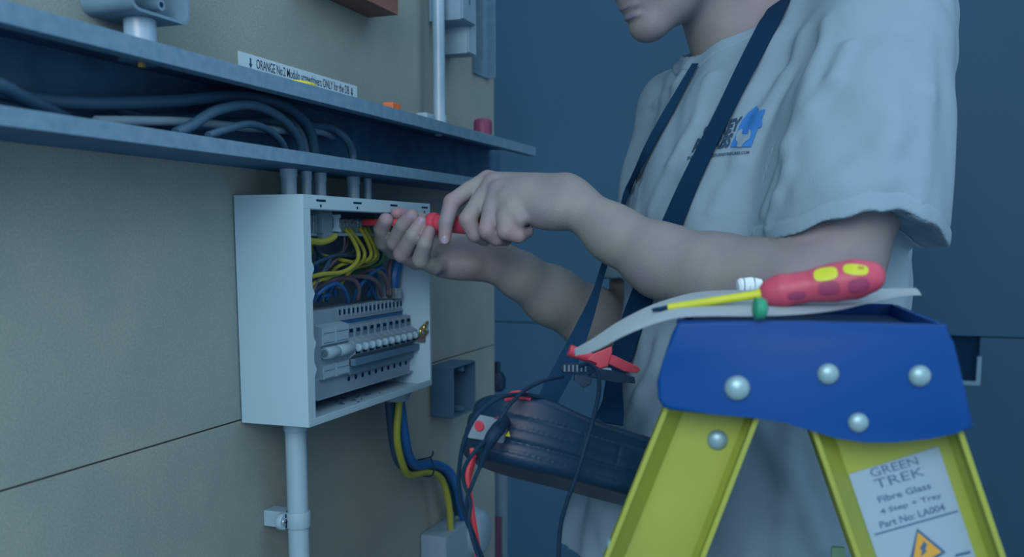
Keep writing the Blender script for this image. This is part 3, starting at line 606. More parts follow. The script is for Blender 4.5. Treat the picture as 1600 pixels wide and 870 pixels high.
def polygonize(f, lo, hi, h, N=28, cull=True):
    lo = np.array(lo) - 2 * h; nb = np.ceil((np.array(hi) + 2 * h - lo) / (N * h)).astype(int)
    V, I, Q = [], [], []; M = 1 << 20
    g = np.arange(-1, N + 1); G = np.stack(np.meshgrid(g, g, g, indexing='ij'), -1)
    for bx in range(nb[0]):
        for by in range(nb[1]):
            for bz in range(nb[2]):
                base = np.array([bx, by, bz]) * N; c = lo + (base + N / 2) * h; half = N * h / 2
                if cull and abs(f(c[None], c - half, c + half)[0]) > half * 1.74 * 1.35 + .012: continue
                d = f((lo + (G + base) * h).reshape(-1, 3), c - half - h, c + half + h).reshape(N + 2, N + 2, N + 2)
                s = d < 0
                if s.all() or not s.any(): continue
                c8 = [(i, j, k) for i in (0, 1) for j in (0, 1) for k in (0, 1)]
                sl = lambda A, o: A[o[0]:o[0] + N + 1, o[1]:o[1] + N + 1, o[2]:o[2] + N + 1]
                cnt = sum(sl(s, o).astype(int) for o in c8); act = (cnt > 0) & (cnt < 8); idx = np.argwhere(act)
                dv = {o: sl(d, o)[act] for o in c8}; acc = np.zeros((len(idx), 3)); n = np.zeros(len(idx))
                for a in c8:
                    for ax in range(3):
                        if a[ax]: continue
                        b = list(a); b[ax] = 1; b = tuple(b); da, db = dv[a], dv[b]; m = (da < 0) != (db < 0)
                        t = np.where(m, da / np.where(m, da - db, 1), 0); p = np.tile(np.array(a, float), (len(idx), 1)); p[:, ax] += t
                        acc += p * m[:, None]; n += m
                pos = lo + (idx - 1 + base + acc / n[:, None]) * h
                gi = idx + base; ids = (gi[:, 0] * M + gi[:, 1]) * M + gi[:, 2]
                V.append(pos); I.append(ids)
                for ax in range(3):
                    oth = [x for x in range(3) if x != ax]
                    s0 = s[1:N + 1, 1:N + 1, 1:N + 1]; st = [slice(1, N + 1)] * 3; st[ax] = slice(2, N + 2); s1 = s[tuple(st)]
                    e = np.argwhere(s0 != s1)
                    if not len(e): continue
                    flip = s0[tuple(e.T)]; e = e + 1; A = []
                    for ob, oc in ((0, 0), (1, 0), (1, 1), (0, 1)):
                        q = e.copy(); q[:, oth[0]] -= ob; q[:, oth[1]] -= oc; q = q + base; A.append((q[:, 0] * M + q[:, 1]) * M + q[:, 2])
                    A = np.stack(A, 1); fl = flip if ax != 1 else ~flip
                    A[~fl] = A[~fl][:, ::-1]; Q.append(A)
    V = np.concatenate(V); I = np.concatenate(I); Q = np.concatenate(Q)
    u, first, = np.unique(I, return_index=True); V = V[first]; q = np.searchsorted(u, Q)
    return V, q
def grad(f, V, e=.0006):
    g = np.stack([f(V + np.eye(3)[i] * e) - f(V - np.eye(3)[i] * e) for i in range(3)], 1); return g / (np.linalg.norm(g, axis=1)[:, None] + 1e-9)
def sdf_obj(name, f, lo, hi, h, m, parent=None, cull=True, project=None):
    V, q = polygonize(f, lo, hi, h, cull=cull)
    if name == 'figure': V, q = keep_largest(V, q)
    me = bpy.data.meshes.new(name); me.vertices.add(len(V)); me.vertices.foreach_set('co', V.astype(np.float32).ravel())
    me.loops.add(q.size); me.loops.foreach_set('vertex_index', q.ravel().astype(np.int32)); me.polygons.add(len(q))
    me.polygons.foreach_set('loop_start', np.arange(0, q.size, 4, dtype=np.int32)); me.polygons.foreach_set('loop_total', np.full(len(q), 4, np.int32))
    me.polygons.foreach_set('use_smooth', [True] * len(q)); me.update(); me.validate()
    for x in (m if isinstance(m, (list, tuple)) else [m]): me.materials.append(x)
    o = bpy.data.objects.new(name, me); C.objects.link(o)
    if parent is not None: o.parent = parent; o.matrix_parent_inverse = Matrix.Translation(parent.location).inverted() if parent.type == 'EMPTY' else Matrix.Identity(4)
    md = o.modifiers.new('relax', 'CORRECTIVE_SMOOTH') if False else o.modifiers.new('relax', 'SMOOTH'); md.factor = .5; md.iterations = 2
    return o
def keep_largest(V, q):
    lab = np.arange(len(V)); E = np.concatenate([q[:, [0, 1]], q[:, [1, 2]], q[:, [2, 3]], q[:, [3, 0]]])
    while True:
        old = lab.copy(); m = np.minimum(lab[E[:, 0]], lab[E[:, 1]]); np.minimum.at(lab, E[:, 0], m); np.minimum.at(lab, E[:, 1], m); lab = lab[lab]; lab = lab[lab]
        if (lab == old).all(): break
    u, c = np.unique(lab, return_counts=True); print('islands', c[np.argsort(-c)][:6]); keep = lab == u[np.argmax(c)]
    q = q[keep[q[:, 0]]]; mp = np.cumsum(keep) - 1; return V[keep], mp[q]
def march(f, px, py, t0=.7, t1=2.0):
    r = ray(px, py); t = t0
    for _ in range(140):
        d = f((CAM + r * t)[None])[0]
        if d < .0004: return CAM + r * t
        t += max(d * .8, .0004)
        if t > t1: return None
    return CAM + r * t
def march_many(f, PX, t0=.8, t1=1.9):
    Rr = np.array([ray(*p) for p in PX]); t = np.full(len(PX), t0)
    for _ in range(160):
        d = f(CAM + Rr * t[:, None]); t = np.where((d > .0003) & (t < t1), t + np.maximum(d * .75, .0003), t)
    return CAM + Rr * t[:, None], t < t1
# ------------------------------------------------------------------ person
HPX = lambda px, py, d: P(px, py, d)
s_ax = hor(-.50 * RT + .86 * FW)          # left shoulder -> right shoulder
n_ax = np.array([-s_ax[1], s_ax[0], 0.0])
if n_ax @ RT > 0: n_ax = -n_ax             # chest normal
z_ax = np.array([0, 0, 1.0]); TM = np.array([s_ax, n_ax, z_ax])
TC = P(1186, 480, 1.30)                    # torso axis, at belly height
SL, SR = P(1378, 92, 1.17), P(1066, 180, 1.49)
EL, WL = P(1262, 448, 1.07), P(893, 316, 1.215)
ER, WR = P(985, 520, 1.50), P(775, 408, 1.37)
torso_top = (SL + SR) / 2
body = Field()
# near forearm and upper arm (left arm)
body.chain([WL, P(960, 366, 1.19), P(1035, 408, 1.16), P(1120, 432, 1.125), P(1200, 444, 1.09), EL + np.array([0, 0, 0])], [.0265, .0325, .042, .0475, .049, .046], .02)
body.chain([EL + np.array([0, 0, .004]), P(1300, 400, 1.07), P(1318, 320, 1.085), P(1365, 150, 1.15), SL], [.046, .055, .060, .058, .06], .02)
body.ell(P(1250, 440, 1.05), np.eye(3), (.035, .035, .034), .03)
# far arm (right arm)
body.chain([WR, P(812, 430, 1.385), P(862, 462, 1.42), P(925, 498, 1.46), ER], [.0255, .031, .041, .046, .045], .02)
body.chain([ER, P(1010, 420, 1.5), SR], [.045, .052, .055], .02)
# torso, hidden under the shirt
body.cone(SL * .85 + SR * .15, SR * .85 + SL * .15, .06, .06, .05)
body.ell(np.array([torso_top[0], torso_top[1], torso_top[2] - .14]) , TM, (.155, .10, .20), .05)
body.ell(np.array([TC[0], TC[1], TC[2] - .1]), TM, (.15, .105, .22), .05)
# head: local frame from the mouth position
MOUTH = P(984, 19, 1.295)
fh = hor(-.90 * RT - .40 * FW); tilt = R(21)
HF = fh * math.cos(tilt) - z_ax * math.sin(tilt); HU = z_ax * math.cos(tilt) + fh * math.sin(tilt); HS = np.cross(HU, HF)
HC = MOUTH - HF * .094 + HU * .074
HM = np.array([HF, HS, HU])
def HL(x, y, z): return HC + HF * x + HS * y + HU * z
body.ell(HL(-.012, 0, .035), HM, (.096, .074, .086), .02)
body.ell(HL(.030, 0, -.018), HM, (.062, .062, .085), .03)
body.ell(HL(.028, 0, -.062), HM, (.058, .050, .048), .02)
for s_ in (1, -1):
    body.cone(HL(-.004, .053 * s_, -.052), HL(.066, .014 * s_, -.098), .012, .015, .025)
    body.ell(HL(.052, .036 * s_, -.028), HM, (.030, .022, .026), .02)
    body.ell(HL(.072, .032 * s_, .012), HM, (.018, .022, .008), .012)   # brow
    body.ell(HL(.074, .030 * s_, -.002), HM, (.012, .014, .010), .006)
    body.ell(HL(-.006, .074 * s_, -.008), HM, (.016, .007, .030), .006) # ear
    body.ell(HL(.090, .012 * s_, -.044), HM, (.010, .008, .007), .006)
body.ell(HL(.074, 0, -.098), HM, (.020, .024, .018), .02)
body.chain([HL(.082, 0, .012), HL(.098, 0, -.018), HL(.106, 0, -.036)], [.008, .008, .0105], .012)
body.ell(HL(.086, 0, -.060), HM, (.016, .026, .018), .015)
body.ell(HL(.091, 0, -.0665), HM, (.0105, .023, .0052), .004)
body.ell(HL(.0895, 0, -.0805), HM, (.0105, .020, .0060), .004)
NB0 = P(1150, 60, 1.375)
neck_top = HL(-.03, 0, -.045)
body.cone(neck_top, NB0 + n_ax * .0, .052, .053, .02)
body.cone(NB0, np.array([torso_top[0], torso_top[1], torso_top[2] - .02]), .057, .075, .04)
body.cone(P(1200, 30, 1.37), P(1370, 70, 1.2), .045, .055, .03)
body.ell(P(1266, 374, 1.062), np.eye(3), (.046, .040, .033), .004)
# --- near hand (left), gripping the handle
DZ = .045
def N(px, py, d): return P(px, py, d + DZ)
hand = body
mc = {'i': N(762, 281, 1.230), 'm': N(770, 288, 1.214), 'r': N(778, 299, 1.196), 'p': N(790, 314, 1.180)}
wr = {'i': N(886, 296, 1.200), 'm': N(886, 302, 1.185), 'r': N(884, 314, 1.165), 'p': N(876, 328, 1.155)}
for a, ra, rb in (('i', .0112, .020), ('m', .0122, .022), ('r', .0122, .022), ('p', .012, .0205)):
    body.cone(mc[a], wr[a], ra, rb, .012)
body.ell(N(856, 329, 1.170), np.eye(3), (.030, .024, .0235), .014)
body.cone(N(842, 334, 1.172), N(868, 337, 1.168), .014, .015, .01)
body.ell(N(820, 312, 1.195), np.eye(3), (.036, .03, .024), .016)
body.cone(WL, N(880, 312, 1.18), .0265, .026, .02)
KF = .0018
body.chain([mc['i'], N(733, 297, 1.216), N(706, 316, 1.204), N(697, 348, 1.200), N(695, 374, 1.202)], [.0122, .0112, .0112, .0098, .0082], KF, .006)
body.chain([mc['m'], N(748, 316, 1.198), N(731, 343, 1.188), N(742, 366, 1.192), N(757, 374, 1.210)], [.0128, .0118, .0118, .0102, .009], KF, .006)
body.chain([mc['r'], N(768, 326, 1.182), N(761, 360, 1.174), N(776, 372, 1.182), N(790, 374, 1.200)], [.0128, .0116, .0114, .0100, .009], KF, .006)
body.chain([mc['p'], N(789, 338, 1.170), N(790, 361, 1.164), N(810, 368, 1.168), N(824, 362, 1.182)], [.0124, .0116, .0110, .0096, .0082], KF, .006)
body.cone(N(800, 325, 1.168), N(812, 343, 1.162), .012, .010, .008)
# thumb on the far side, leaving the side of the palm
body.chain([N(868, 306, 1.215), N(815, 316, 1.245), N(768, 326, 1.254), N(728, 334, 1.246)], [.018, .015, .0115, .009], .003, .012)
# --- far hand (right), palm towards us, steadying the shaft
mr = {'i': P(662, 372, 1.400), 'm': P(670, 392, 1.385), 'r': P(684, 406, 1.365), 'p': P(701, 412, 1.345)}
wq = {'i': P(762, 398, 1.395), 'm': P(764, 404, 1.385), 'r': P(766, 410, 1.375), 'p': P(768, 416, 1.362)}
for a, ra, rb in (('i', .012, .018), ('m', .0125, .020), ('r', .0125, .020), ('p', .0125, .018)):
    body.cone(mr[a], wq[a], ra, rb, .012)
body.ell(P(722, 411, 1.350), np.eye(3), (.036, .028, .021), .016)
body.cone(P(690, 414, 1.348), P(745, 414, 1.36), .0165, .018, .012)      # heel of the palm, little finger side
body.ell(P(722, 392, 1.385), np.eye(3), (.032, .026, .017), .014)
body.cone(WR, P(752, 406, 1.375), .0255, .023, .02)
body.chain([mr['i'], P(615, 392, 1.378), P(599, 377, 1.345), P(597, 358, 1.324), P(603, 344, 1.309)], [.0125, .0122, .0122, .0116, .0102], KF, .006)
body.chain([mr['m'], P(636, 395, 1.350), P(617, 379, 1.324), P(630, 353, 1.304), P(643, 338, 1.295)], [.0128, .0122, .0120, .0112, .0098], KF, .006)
body.chain([mr['r'], P(650, 408, 1.330), P(628, 397, 1.304), P(645, 369, 1.284), P(658, 348, 1.284)], [.0128, .0120, .0118, .0110, .0095], KF, .006)
body.chain([mr['p'], P(678, 416, 1.315), P(657, 406, 1.290), P(664, 382, 1.274), P(671, 362, 1.276)], [.0124, .0116, .0114, .0102, .0086], KF, .006)
# thumb leaves the upper side of the palm, runs behind the shaft
body.chain([P(742, 392, 1.405), P(700, 366, 1.400), P(655, 343, 1.368), P(620, 334, 1.334)], [.016, .014, .0112, .0092], .003, .012)
person = thing('person', 'electrician in a white t-shirt turning a red screwdriver at the distribution box with both hands', 'person', (TC[0], TC[1], 0))
lo, hi = body.bounds(); lo[2] = max(lo[2], TC[2] - .12)
fig = sdf_obj('figure', body, lo, hi, .0021, SKIN, person)
co = np.empty(len(fig.data.vertices) * 3, np.float32); fig.data.vertices.foreach_get('co', co); co = co.reshape(-1, 3); fl = np.zeros(len(co))
for c_, r_, a_ in [(P(603, 343, 1.31), .012, .7), (P(643, 336, 1.295), .012, .7), (P(658, 346, 1.284), .012, .7), (P(671, 360, 1.276), .011, .7), (P(620, 332, 1.33), .016, 1.0), (N(695, 376, 1.2), .013, .7),
                   (mc['i'], .014, .6), (mc['m'], .012, .35), (N(706, 314, 1.2), .014, .45), (N(731, 350, 1.188), .016, .4), (N(765, 368, 1.175), .02, .45), (N(800, 372, 1.17), .02, .5), (mc['r'], .014, .3),
                   (P(625, 398, 1.30), .02, .3), (P(735, 415, 1.35), .035, .35), (P(1180, 20, 1.35), .06, .35), (P(1290, 370, 1.05), .05, .25), (P(1030, 45, 1.29), .04, .2)]:
    fl = np.maximum(fl, a_ * np.exp(-((co - c_) ** 2).sum(1) / (1.6 * r_ * r_)))
fa = fig.data.attributes.new('flush', 'FLOAT', 'POINT'); fa.data.foreach_set('value', fl.astype(np.float32))
# nails on the far hand's fingertips and near index
def nail(tip, prev, r, side):
    t = (np.array(tip) - prev); t /= np.linalg.norm(t); v = (CAM - tip); v = v / np.linalg.norm(v); v = v + np.array(side); v -= t * (v @ t); v /= np.linalg.norm(v); u = np.cross(t, v)
    bm = NB(); n = 12; c = tip - t * .0005 + v * (r * .93)
    top = []; 
    rings_ = []
    for sc_2, lift in ((1.0, -.0006), (1.0, .0002), (.6, .0008), (.05, .0010)):
        ring = []
        for k in range(n):
            a = 2 * math.pi * k / n; x = math.copysign(abs(math.cos(a)) ** .75, math.cos(a)) * .0062 * sc_2; y = math.copysign(abs(math.sin(a)) ** .75, math.sin(a)) * .0050 * sc_2
            ring.append(bm.verts.new(Vector(c + t * x + u * y + v * (lift - (y * y) / (2 * r)))))
        rings_.append(ring)
    for A_, B_ in zip(rings_, rings_[1:]):
        for k in range(n): bm.faces.new((A_[k], A_[(k + 1) % n], B_[(k + 1) % n], B_[k]))
    obj('nail', bm, NAIL, person, True)
nail(P(603, 344, 1.309), P(597, 358, 1.324), .0102, -RT * .1)
nail(P(643, 338, 1.295), P(630, 353, 1.304), .0098, -RT * .15)
nail(P(658, 348, 1.284), P(645, 369, 1.284), .0095, -RT * .15)
nail(N(695, 374, 1.202), N(697, 348, 1.200), .0082, RT * 0)
# lips, eyes, hair
lf = Field(); lf.ell(HL(.0925, 0, -.0668), HM, (.0105, .021, .0048), .002); obj_l = sdf_obj('lip', lf, *lf.bounds(), .0016, LIP, person)
lf = Field(); lf.ell(HL(.0908, 0, -.0802), HM, (.0105, .0185, .0056), .002); sdf_obj('lip', lf, *lf.bounds(), .0016, LIP, person)
for s_ in (1, -1):
    bm = NB(); bmesh.ops.create_uvsphere(bm, u_segments=16, v_segments=10, radius=.0115); bmesh.ops.translate(bm, verts=bm.verts, vec=Vector(HL(.072, .031 * s_, .001))); obj('eye', bm, PVC, person, True)
    bm = NB(); dome(bm, HL(.0825, .031 * s_, .000), HF, .005, .0015); obj('iris', bm, INK, person, True)
hf = Field(); hf.ell(HL(-.020, 0, .045), HM, (.104, .083, .090), .02); hf.ell(HL(-.045, 0, -.01), HM, (.068, .077, .07), .03)
class Hair:
    def __call__(s, P_, lo=None, hi=None):
        d = hf(P_); l = (P_ - HC) @ HM.T
        d = d + .0022 * np.sin(l[:, 1] * 420 + 3 * np.sin(l[:, 0] * 60)) * np.sin(l[:, 0] * 90)
        cut = np.maximum(l[:, 0] * 1.0 - .062 + np.maximum(.05 - l[:, 2], 0) * 1.0, -(l[:, 2] + .045))
        return np.maximum(d, cut)
sdf_obj('hair', Hair(), *hf.bounds(), .003, HAIR, person, cull=False)
# ------------------------------------------------------------------ shirt
sh = Field()
cz = torso_top[2]
sh.cone(SL * .80 + SR * .20, SR * .80 + SL * .20, .078, .078, .05)
sh.ell(np.array([torso_top[0], torso_top[1], cz - .10]) + n_ax * .01, TM, (.200, .135, .155), .05)
sh.ell(np.array([TC[0], TC[1], TC[2] + .02]), TM, (.205, .165, .26), .08)
sh.ell(np.array([TC[0], TC[1], TC[2] - .22]) + n_ax * .03, TM, (.215, .195, .22), .08)
sh.cone(P(1245, 38, 1.345), P(1385, 30, 1.20), .052, .082, .04)
sh.cone(NB0 + n_ax * .004 - z_ax * .01, np.array([torso_top[0], torso_top[1], cz - .06]), .064, .085, .03)
SLo = P(1372, 92, 1.15)
tors = sh
sh.ell(np.array([TC[0], TC[1], TC[2] - .36]) + n_ax * .085, TM, (.215, .205, .20), .06)
sleL = Field(); sleL.cone(SLo, P(1334, 352, 1.085), .088, .088, .05); sleL.cone(P(1345, 200, 1.09), P(1329, 385, 1.075), .086, .090, .04)
sleR = Field(); sleR.cone(SR, P(1018, 440, 1.47), .072, .078, .05)
def lateral(P_): return (P_ - CAM) @ np.array([math.cos(YAW), math.sin(YAW), 0])
hem_u = (1330 - CX) / F_PX * 1.08
hemz0 = P(1335, 350, 1.08)[2]; zfr = P(1010, 432, 1.47)[2]
def hemL(P_):
    u = lateral(P_); return hemz0 + .014 - .026 * np.clip(((u - hem_u) / .085) ** 2, 0, 1.6) - .10 * np.maximum(u - hem_u - .02, 0) + .0015 * np.sin(u * 160)
def smin(a, b, k):
    h = np.maximum(k - np.abs(a - b), 0) / k; return np.minimum(a, b) - h * h * k * .25
def base(P_, lo=None, hi=None):
    d = tors(P_, lo, hi); zl = hemL(P_)
    a = sleL(P_, lo, hi); a = np.maximum(a, zl - P_[:, 2]); d = smin(d, a, .035)
    b = sleR(P_, lo, hi); b = np.maximum(b, zfr - P_[:, 2]); return smin(d, b, .03)
# folds: (px, py)->(px, py), width, height
FOLDS = [((1255, 60), (1160, 250), .012, .006), ((1290, 40), (1200, 330), .010, .005), ((1325, 70), (1235, 230), .010, .007), ((1235, 230), (1205, 350), .010, .006), ((1225, 120), (1120, 330), .010, .004),
         ((1110, 120), (1020, 330), .010, .004), ((1150, 110), (1075, 280), .008, .003), ((1075, 105), (1000, 190), .008, .004),
         ((1450, 60), (1440, 330), .012, .004), ((1400, 120), (1370, 320), .016, .003), ((1420, 200), (1300, 290), .014, .004), ((1250, 300), (1450, 270), .014, .0035),
         ((1230, 690), (1225, 860), .012, .006), ((1180, 660), (1290, 860), .012, .006), ((960, 480), (925, 620), .012, .005), ((1030, 540), (985, 660), .012, .006), ((1060, 560), (1030, 700), .010, -.004),
         ((930, 780), (960, 870), .014, .005), ((895, 770), (880, 860), .014, .005), ((1000, 300), (965, 420), .012, .004)]
sh_base = base
folds3 = []
for a, b, w_, h_ in FOLDS:
    q = [march(sh_base, *(np.array(a) * (1 - t) + np.array(b) * t + np.array([6 * math.sin(t * 5), 0]))) for t in (0, .33, .66, 1)]
    q = [x for x in q if x is not None]
    for x, y in zip(q, q[1:]):
        if np.linalg.norm(x - y) < .2: folds3.append((x, y, w_, h_))
collar_dir = hor(n_ax) * .50 + z_ax * .86; collar_dir /= np.linalg.norm(collar_dir)
collar_c = P(1158, 80, 1.375)
def neckcut(P_):
    l = P_ - collar_c; f = l @ collar_dir; r = np.linalg.norm(l - f[:, None] * collar_dir, axis=1); return np.maximum(.002 - f, r - .080)
hemb = P(930, 862, 1.2)[2] - .01
def outer(P_, lo=None, hi=None):
    d = base(P_, lo, hi); near = np.abs(d) < .05
    if near.any():
        Q = P_[near]; disp = np.zeros(len(Q))
        for a, b, w_, h_ in folds3:
            if lo is not None and (np.any(np.minimum(a, b) - 3 * w_ > hi) or np.any(np.maximum(a, b) + 3 * w_ < lo)): continue
            ba = b - a; t = np.clip((Q - a) @ ba / (ba @ ba), 0, 1); dd = Q - a - t[:, None] * ba
            disp += h_ * np.exp(-(dd * dd).sum(1) / w_ ** 2)
        disp += .0018 * np.sin(Q[:, 0] * 60 + Q[:, 2] * 22 + 2.5 * np.sin(Q[:, 1] * 30)) + .0012 * np.sin(Q[:, 1] * 95 - Q[:, 2] * 40 + 2 * np.sin(Q[:, 0] * 33 + Q[:, 2] * 18))
        disp -= .0012 * np.exp(-((Q[:, 2] - hemL(Q) - .017) / .002) ** 2) * (sleL(Q) < .01)
        d[near] -= np.clip(disp, -.008, .010)
    return d
def shirt_f(P_, lo=None, hi=None):
    d = outer(P_, lo, hi); d = np.maximum(d, -neckcut(P_)); return np.maximum(d, hemb + .004 * np.sin(lateral(P_) * 40) - P_[:, 2])
lo, hi = sh.bounds(); l2, h2 = sleL.bounds(); l3, h3 = sleR.bounds(); lo = np.minimum(np.minimum(lo, l2), l3); hi = np.maximum(np.maximum(hi, h2), h3); lo[2] = hemb - .02
V_, q_ = polygonize(shirt_f, lo, hi, .0030)
o_ = outer(V_); zl = hemL(V_)
kill = (neckcut(V_) < .0012) & (o_ < -.002)
kill |= (V_[:, 2] < hemb + .004 * np.sin(lateral(V_) * 40) + .0012) & (o_ < -.002)
kill |= (np.abs(V_[:, 2] - zl) < .0025) & (sleL(V_) < -.003) & (tors(V_) > .012)
kill |= (np.abs(V_[:, 2] - zfr) < .0025) & (sleR(V_) < -.003) & (tors(V_) > .012)
q_ = q_[~kill[q_].any(1)]; used = np.unique(q_); mp_ = np.full(len(V_), -1); mp_[used] = np.arange(len(used)); V_ = V_[used]; q_ = mp_[q_]
me = bpy.data.meshes.new('shirt'); me.from_pydata(V_.tolist(), [], q_.tolist()); me.update(); me.materials.append(COTTON)
shirt_o = link('shirt', me, None, person); me.polygons.foreach_set('use_smooth', [True] * len(me.polygons))
md = shirt_o.modifiers.new('relax', 'SMOOTH'); md.factor = .5; md.iterations = 2
md = shirt_o.modifiers.new('cloth', 'SOLIDIFY'); md.thickness = .0025; md.offset = -1
# ribbed collar following the neckline
def collar_f(P_, lo=None, hi=None):
    o = outer(P_); c = neckcut(P_); d = np.maximum(o - .0020, -(o + .0035)); return np.maximum(d, np.maximum(-.0012 - c, c - .0185))
V2, q2 = polygonize(collar_f, collar_c - .125, collar_c + .125, .0021, cull=False); V2, q2 = keep_largest(V2, q2)
me = bpy.data.meshes.new('collar'); me.from_pydata(V2.tolist(), [], q2.tolist()); me.update(); me.materials.append(COTTON)
co_ = link('collar', me, None, person); me.polygons.foreach_set('use_smooth', [True] * len(me.polygons)); md = co_.modifiers.new('relax', 'SMOOTH'); md.factor = .5; md.iterations = 2
def hem_f(P_, lo=None, hi=None):
    o = outer(P_); z = P_[:, 2] - hemL(P_); d = np.maximum(o - .0016, -(o + .0030)); d = np.maximum(d, np.abs(z - .0080) - .0100)
    return np.maximum(d, np.maximum(sleL(P_) - .02, .010 - tors(P_)))
hc = P(1335, 350, 1.085)
V2, q2 = polygonize(hem_f, hc - np.array([.14, .14, .06]), hc + np.array([.14, .14, .05]), .0021, cull=False); V2, q2 = keep_largest(V2, q2)
me = bpy.data.meshes.new('sleeve_hem'); me.from_pydata(V2.tolist(), [], q2.tolist()); me.update(); me.materials.append(COTTON)
co_ = link('sleeve_hem', me, None, person); me.polygons.foreach_set('use_smooth', [True] * len(me.polygons)); md = co_.modifiers.new('relax', 'SMOOTH'); md.factor = .5; md.iterations = 2
# trousers and shoes (below the frame)
tf = Field(); hipc = np.array([TC[0], TC[1], hemb + .0])
tf.ell(hipc + z_ax * -.02, TM, (.17, .125, .14), .04)
for k_, s_ in enumerate((1, -1)):
    hp = hipc + s_ax * .09 * s_ - z_ax * .06; ft_ = np.array([hipc[0], hipc[1], .09]) + s_ax * .12 * s_ + n_ax * (.05 if s_ > 0 else -.06)
    kn = (hp + ft_) / 2 + n_ax * .03; tf.chain([hp, kn, ft_], [.095, .075, .062], .04)
lo, hi = tf.bounds(); sdf_obj('trousers', tf, lo, hi, .006, TROUSER, person)
for s_ in (1, -1):
    ft_ = np.array([hipc[0], hipc[1], 0]) + s_ax * .12 * s_ + n_ax * (.05 if s_ > 0 else -.06)
    bf = Field(); bf.cone(ft_ + z_ax * .042 - n_ax * .03, ft_ + z_ax * .036 + n_ax * .17, .040, .036, .02); bf.cone(ft_ + z_ax * .06, ft_ + z_ax * .13, .045, .045, .03)
    lo, hi = bf.bounds(); sdf_obj('boot', bf, lo, hi, .005, BLACKPL_R, person)
# ------------------------------------------------------------------ print on the shirt
def px_print(name, polys_bm, to_px, m, lift, parent, f=outer, cuts=0):
    bm = polys_bm
    bm.normal_update()
    for _ in range(cuts):
        bmesh.ops.triangulate(bm, faces=bm.faces); bmesh.ops.subdivide_edges(bm, edges=bm.edges, cuts=1)
    if cuts: bmesh.ops.triangulate(bm, faces=bm.faces)
    px = [to_px(v.co.x, v.co.y) for v in bm.verts]; pts, ok = march_many(f, px)
    for v, p in zip(bm.verts, pts): v.co = Vector(p + (CAM - p) / np.linalg.norm(CAM - p) * lift)
    return obj(name, bm, m, parent)
def quad_map(bm, BL, BR, TL, TR):
    xs = [v.co.x for v in bm.verts]; ys = [v.co.y for v in bm.verts]; x0, x1, y0, y1 = min(xs), max(xs), min(ys), max(ys)
    def f(x, y):
        u, v = (x - x0) / (x1 - x0), (y - y0) / (y1 - y0)
        a = np.array(BL) * (1 - u) + np.array(BR) * u; b = np.array(TL) * (1 - u) + np.array(TR) * u; return tuple(a * (1 - v) + b * v)
    return f
def shirt_text(body_, BL, BR, TL, TR, bold=.02):
    bm = text_bm(body_, 1.0, bold); px_print('lettering', bm, quad_map(bm, BL, BR, TL, TR), INK, .0022, shirt_o, cuts=0)
shirt_text('SURREY', (1094, 222), (1153, 203), (1101, 198), (1161, 181), .045)
shirt_text('REFURBS', (1080, 238), (1138, 230), (1090, 216), (1147, 207), .045)
shirt_text('INFO', (1073, 250), (1087, 248), (1075, 244), (1089, 242))
shirt_text('@SURREYREFURBS.COM', (1110, 246), (1170, 241), (1112, 240), (1171, 235))
def crop2(x, y): return (1040 + x / 6.215, 140 + y / 6.215)
def flat_poly(pts):
    bm = NB(); bm.faces.new([bm.verts.new((x, y, 0)) for x, y in pts]); return bm
px_print('house_print', flat_poly([(625, 558), (650, 500), (690, 420), (715, 350), (745, 295), (800, 225), (885, 155), (905, 190), (912, 215), (925, 195), (970, 190), (950, 240), (932, 290), (938, 320), (930, 362), (897, 372), (870, 440), (830, 555)]), crop2, LOGOBLUE, .0020, shirt_o, cuts=4)
px_print('spanner_print', flat_poly([(690, 555), (697, 512), (682, 482), (684, 445), (700, 405), (735, 380), (748, 392), (738, 430), (775, 436), (802, 430), (808, 380), (826, 392), (830, 430), (812, 478), (772, 505), (748, 530), (735, 557)]), crop2, COTTON, .0028, shirt_o, cuts=4)
# ------------------------------------------------------------------ straps
def ribbon(name, pts, widths, m, parent=None, thick=.0016, nrm=None, n=8):
    q = catmull(pts, n); wr_ = np.interp(np.linspace(0, 1, len(q)), np.linspace(0, 1, len(widths)), widths); bm = NB(); uvl = bm.loops.layers.uv.new('UVMap'); rows = []; L = 0; Ls = []
    for i, c in enumerate(q):
        t = q[min(i + 1, len(q) - 1)] - q[max(i - 1, 0)]; t /= np.linalg.norm(t) + 1e-9
        nn = nrm[min(int(i / n), len(nrm) - 1)] * (1 - (i % n) / n) + nrm[min(int(i / n) + 1, len(nrm) - 1)] * ((i % n) / n) if nrm is not None else (CAM - c)
        nn = nn / np.linalg.norm(nn); u = np.cross(t, nn); u /= np.linalg.norm(u); nn = np.cross(u, t)
        h_ = wr_[i] / 2; rows.append([bm.verts.new(Vector(c + u * a + nn * b)) for a, b in ((-h_, 0), (h_, 0), (h_, thick), (-h_, thick))])
        if i: L += np.linalg.norm(c - q[i - 1])
        Ls.append(L)
    for i in range(len(rows) - 1):
        for k in range(4):
            f = bm.faces.new((rows[i][k], rows[i][(k + 1) % 4], rows[i + 1][(k + 1) % 4], rows[i + 1][k]))
            for lp, uv in zip(f.loops, ((Ls[i], 0), (Ls[i], .03), (Ls[i + 1], .03), (Ls[i + 1], 0))): lp[uvl].uv = uv
    bm.faces.new(rows[0]); bm.faces.new(rows[-1][::-1]); return obj(name, bm, m, parent)
def on_shirt(pxs, lift=.003, f=outer):
    pts, ok = march_many(f, pxs); g = grad(f, pts, .004); return [p + n_ * lift for p, n_ in zip(pts, g)], list(g)
strap = thing('neck_strap', 'black webbing neck strap crossing the white t-shirt in two bands down to the tester', 'strap', tuple(P(1125, 215, 1.2)))
wide = [(1257, -42), (1233, 0), (1200, 58), (1171, 112), (1147, 160), (1117, 222), (1087, 282), (1058, 353), (1026, 430), (1002, 490), (984, 550), (968, 605)]
WD = [tuple(x) for x in catmull(wide, 2)]
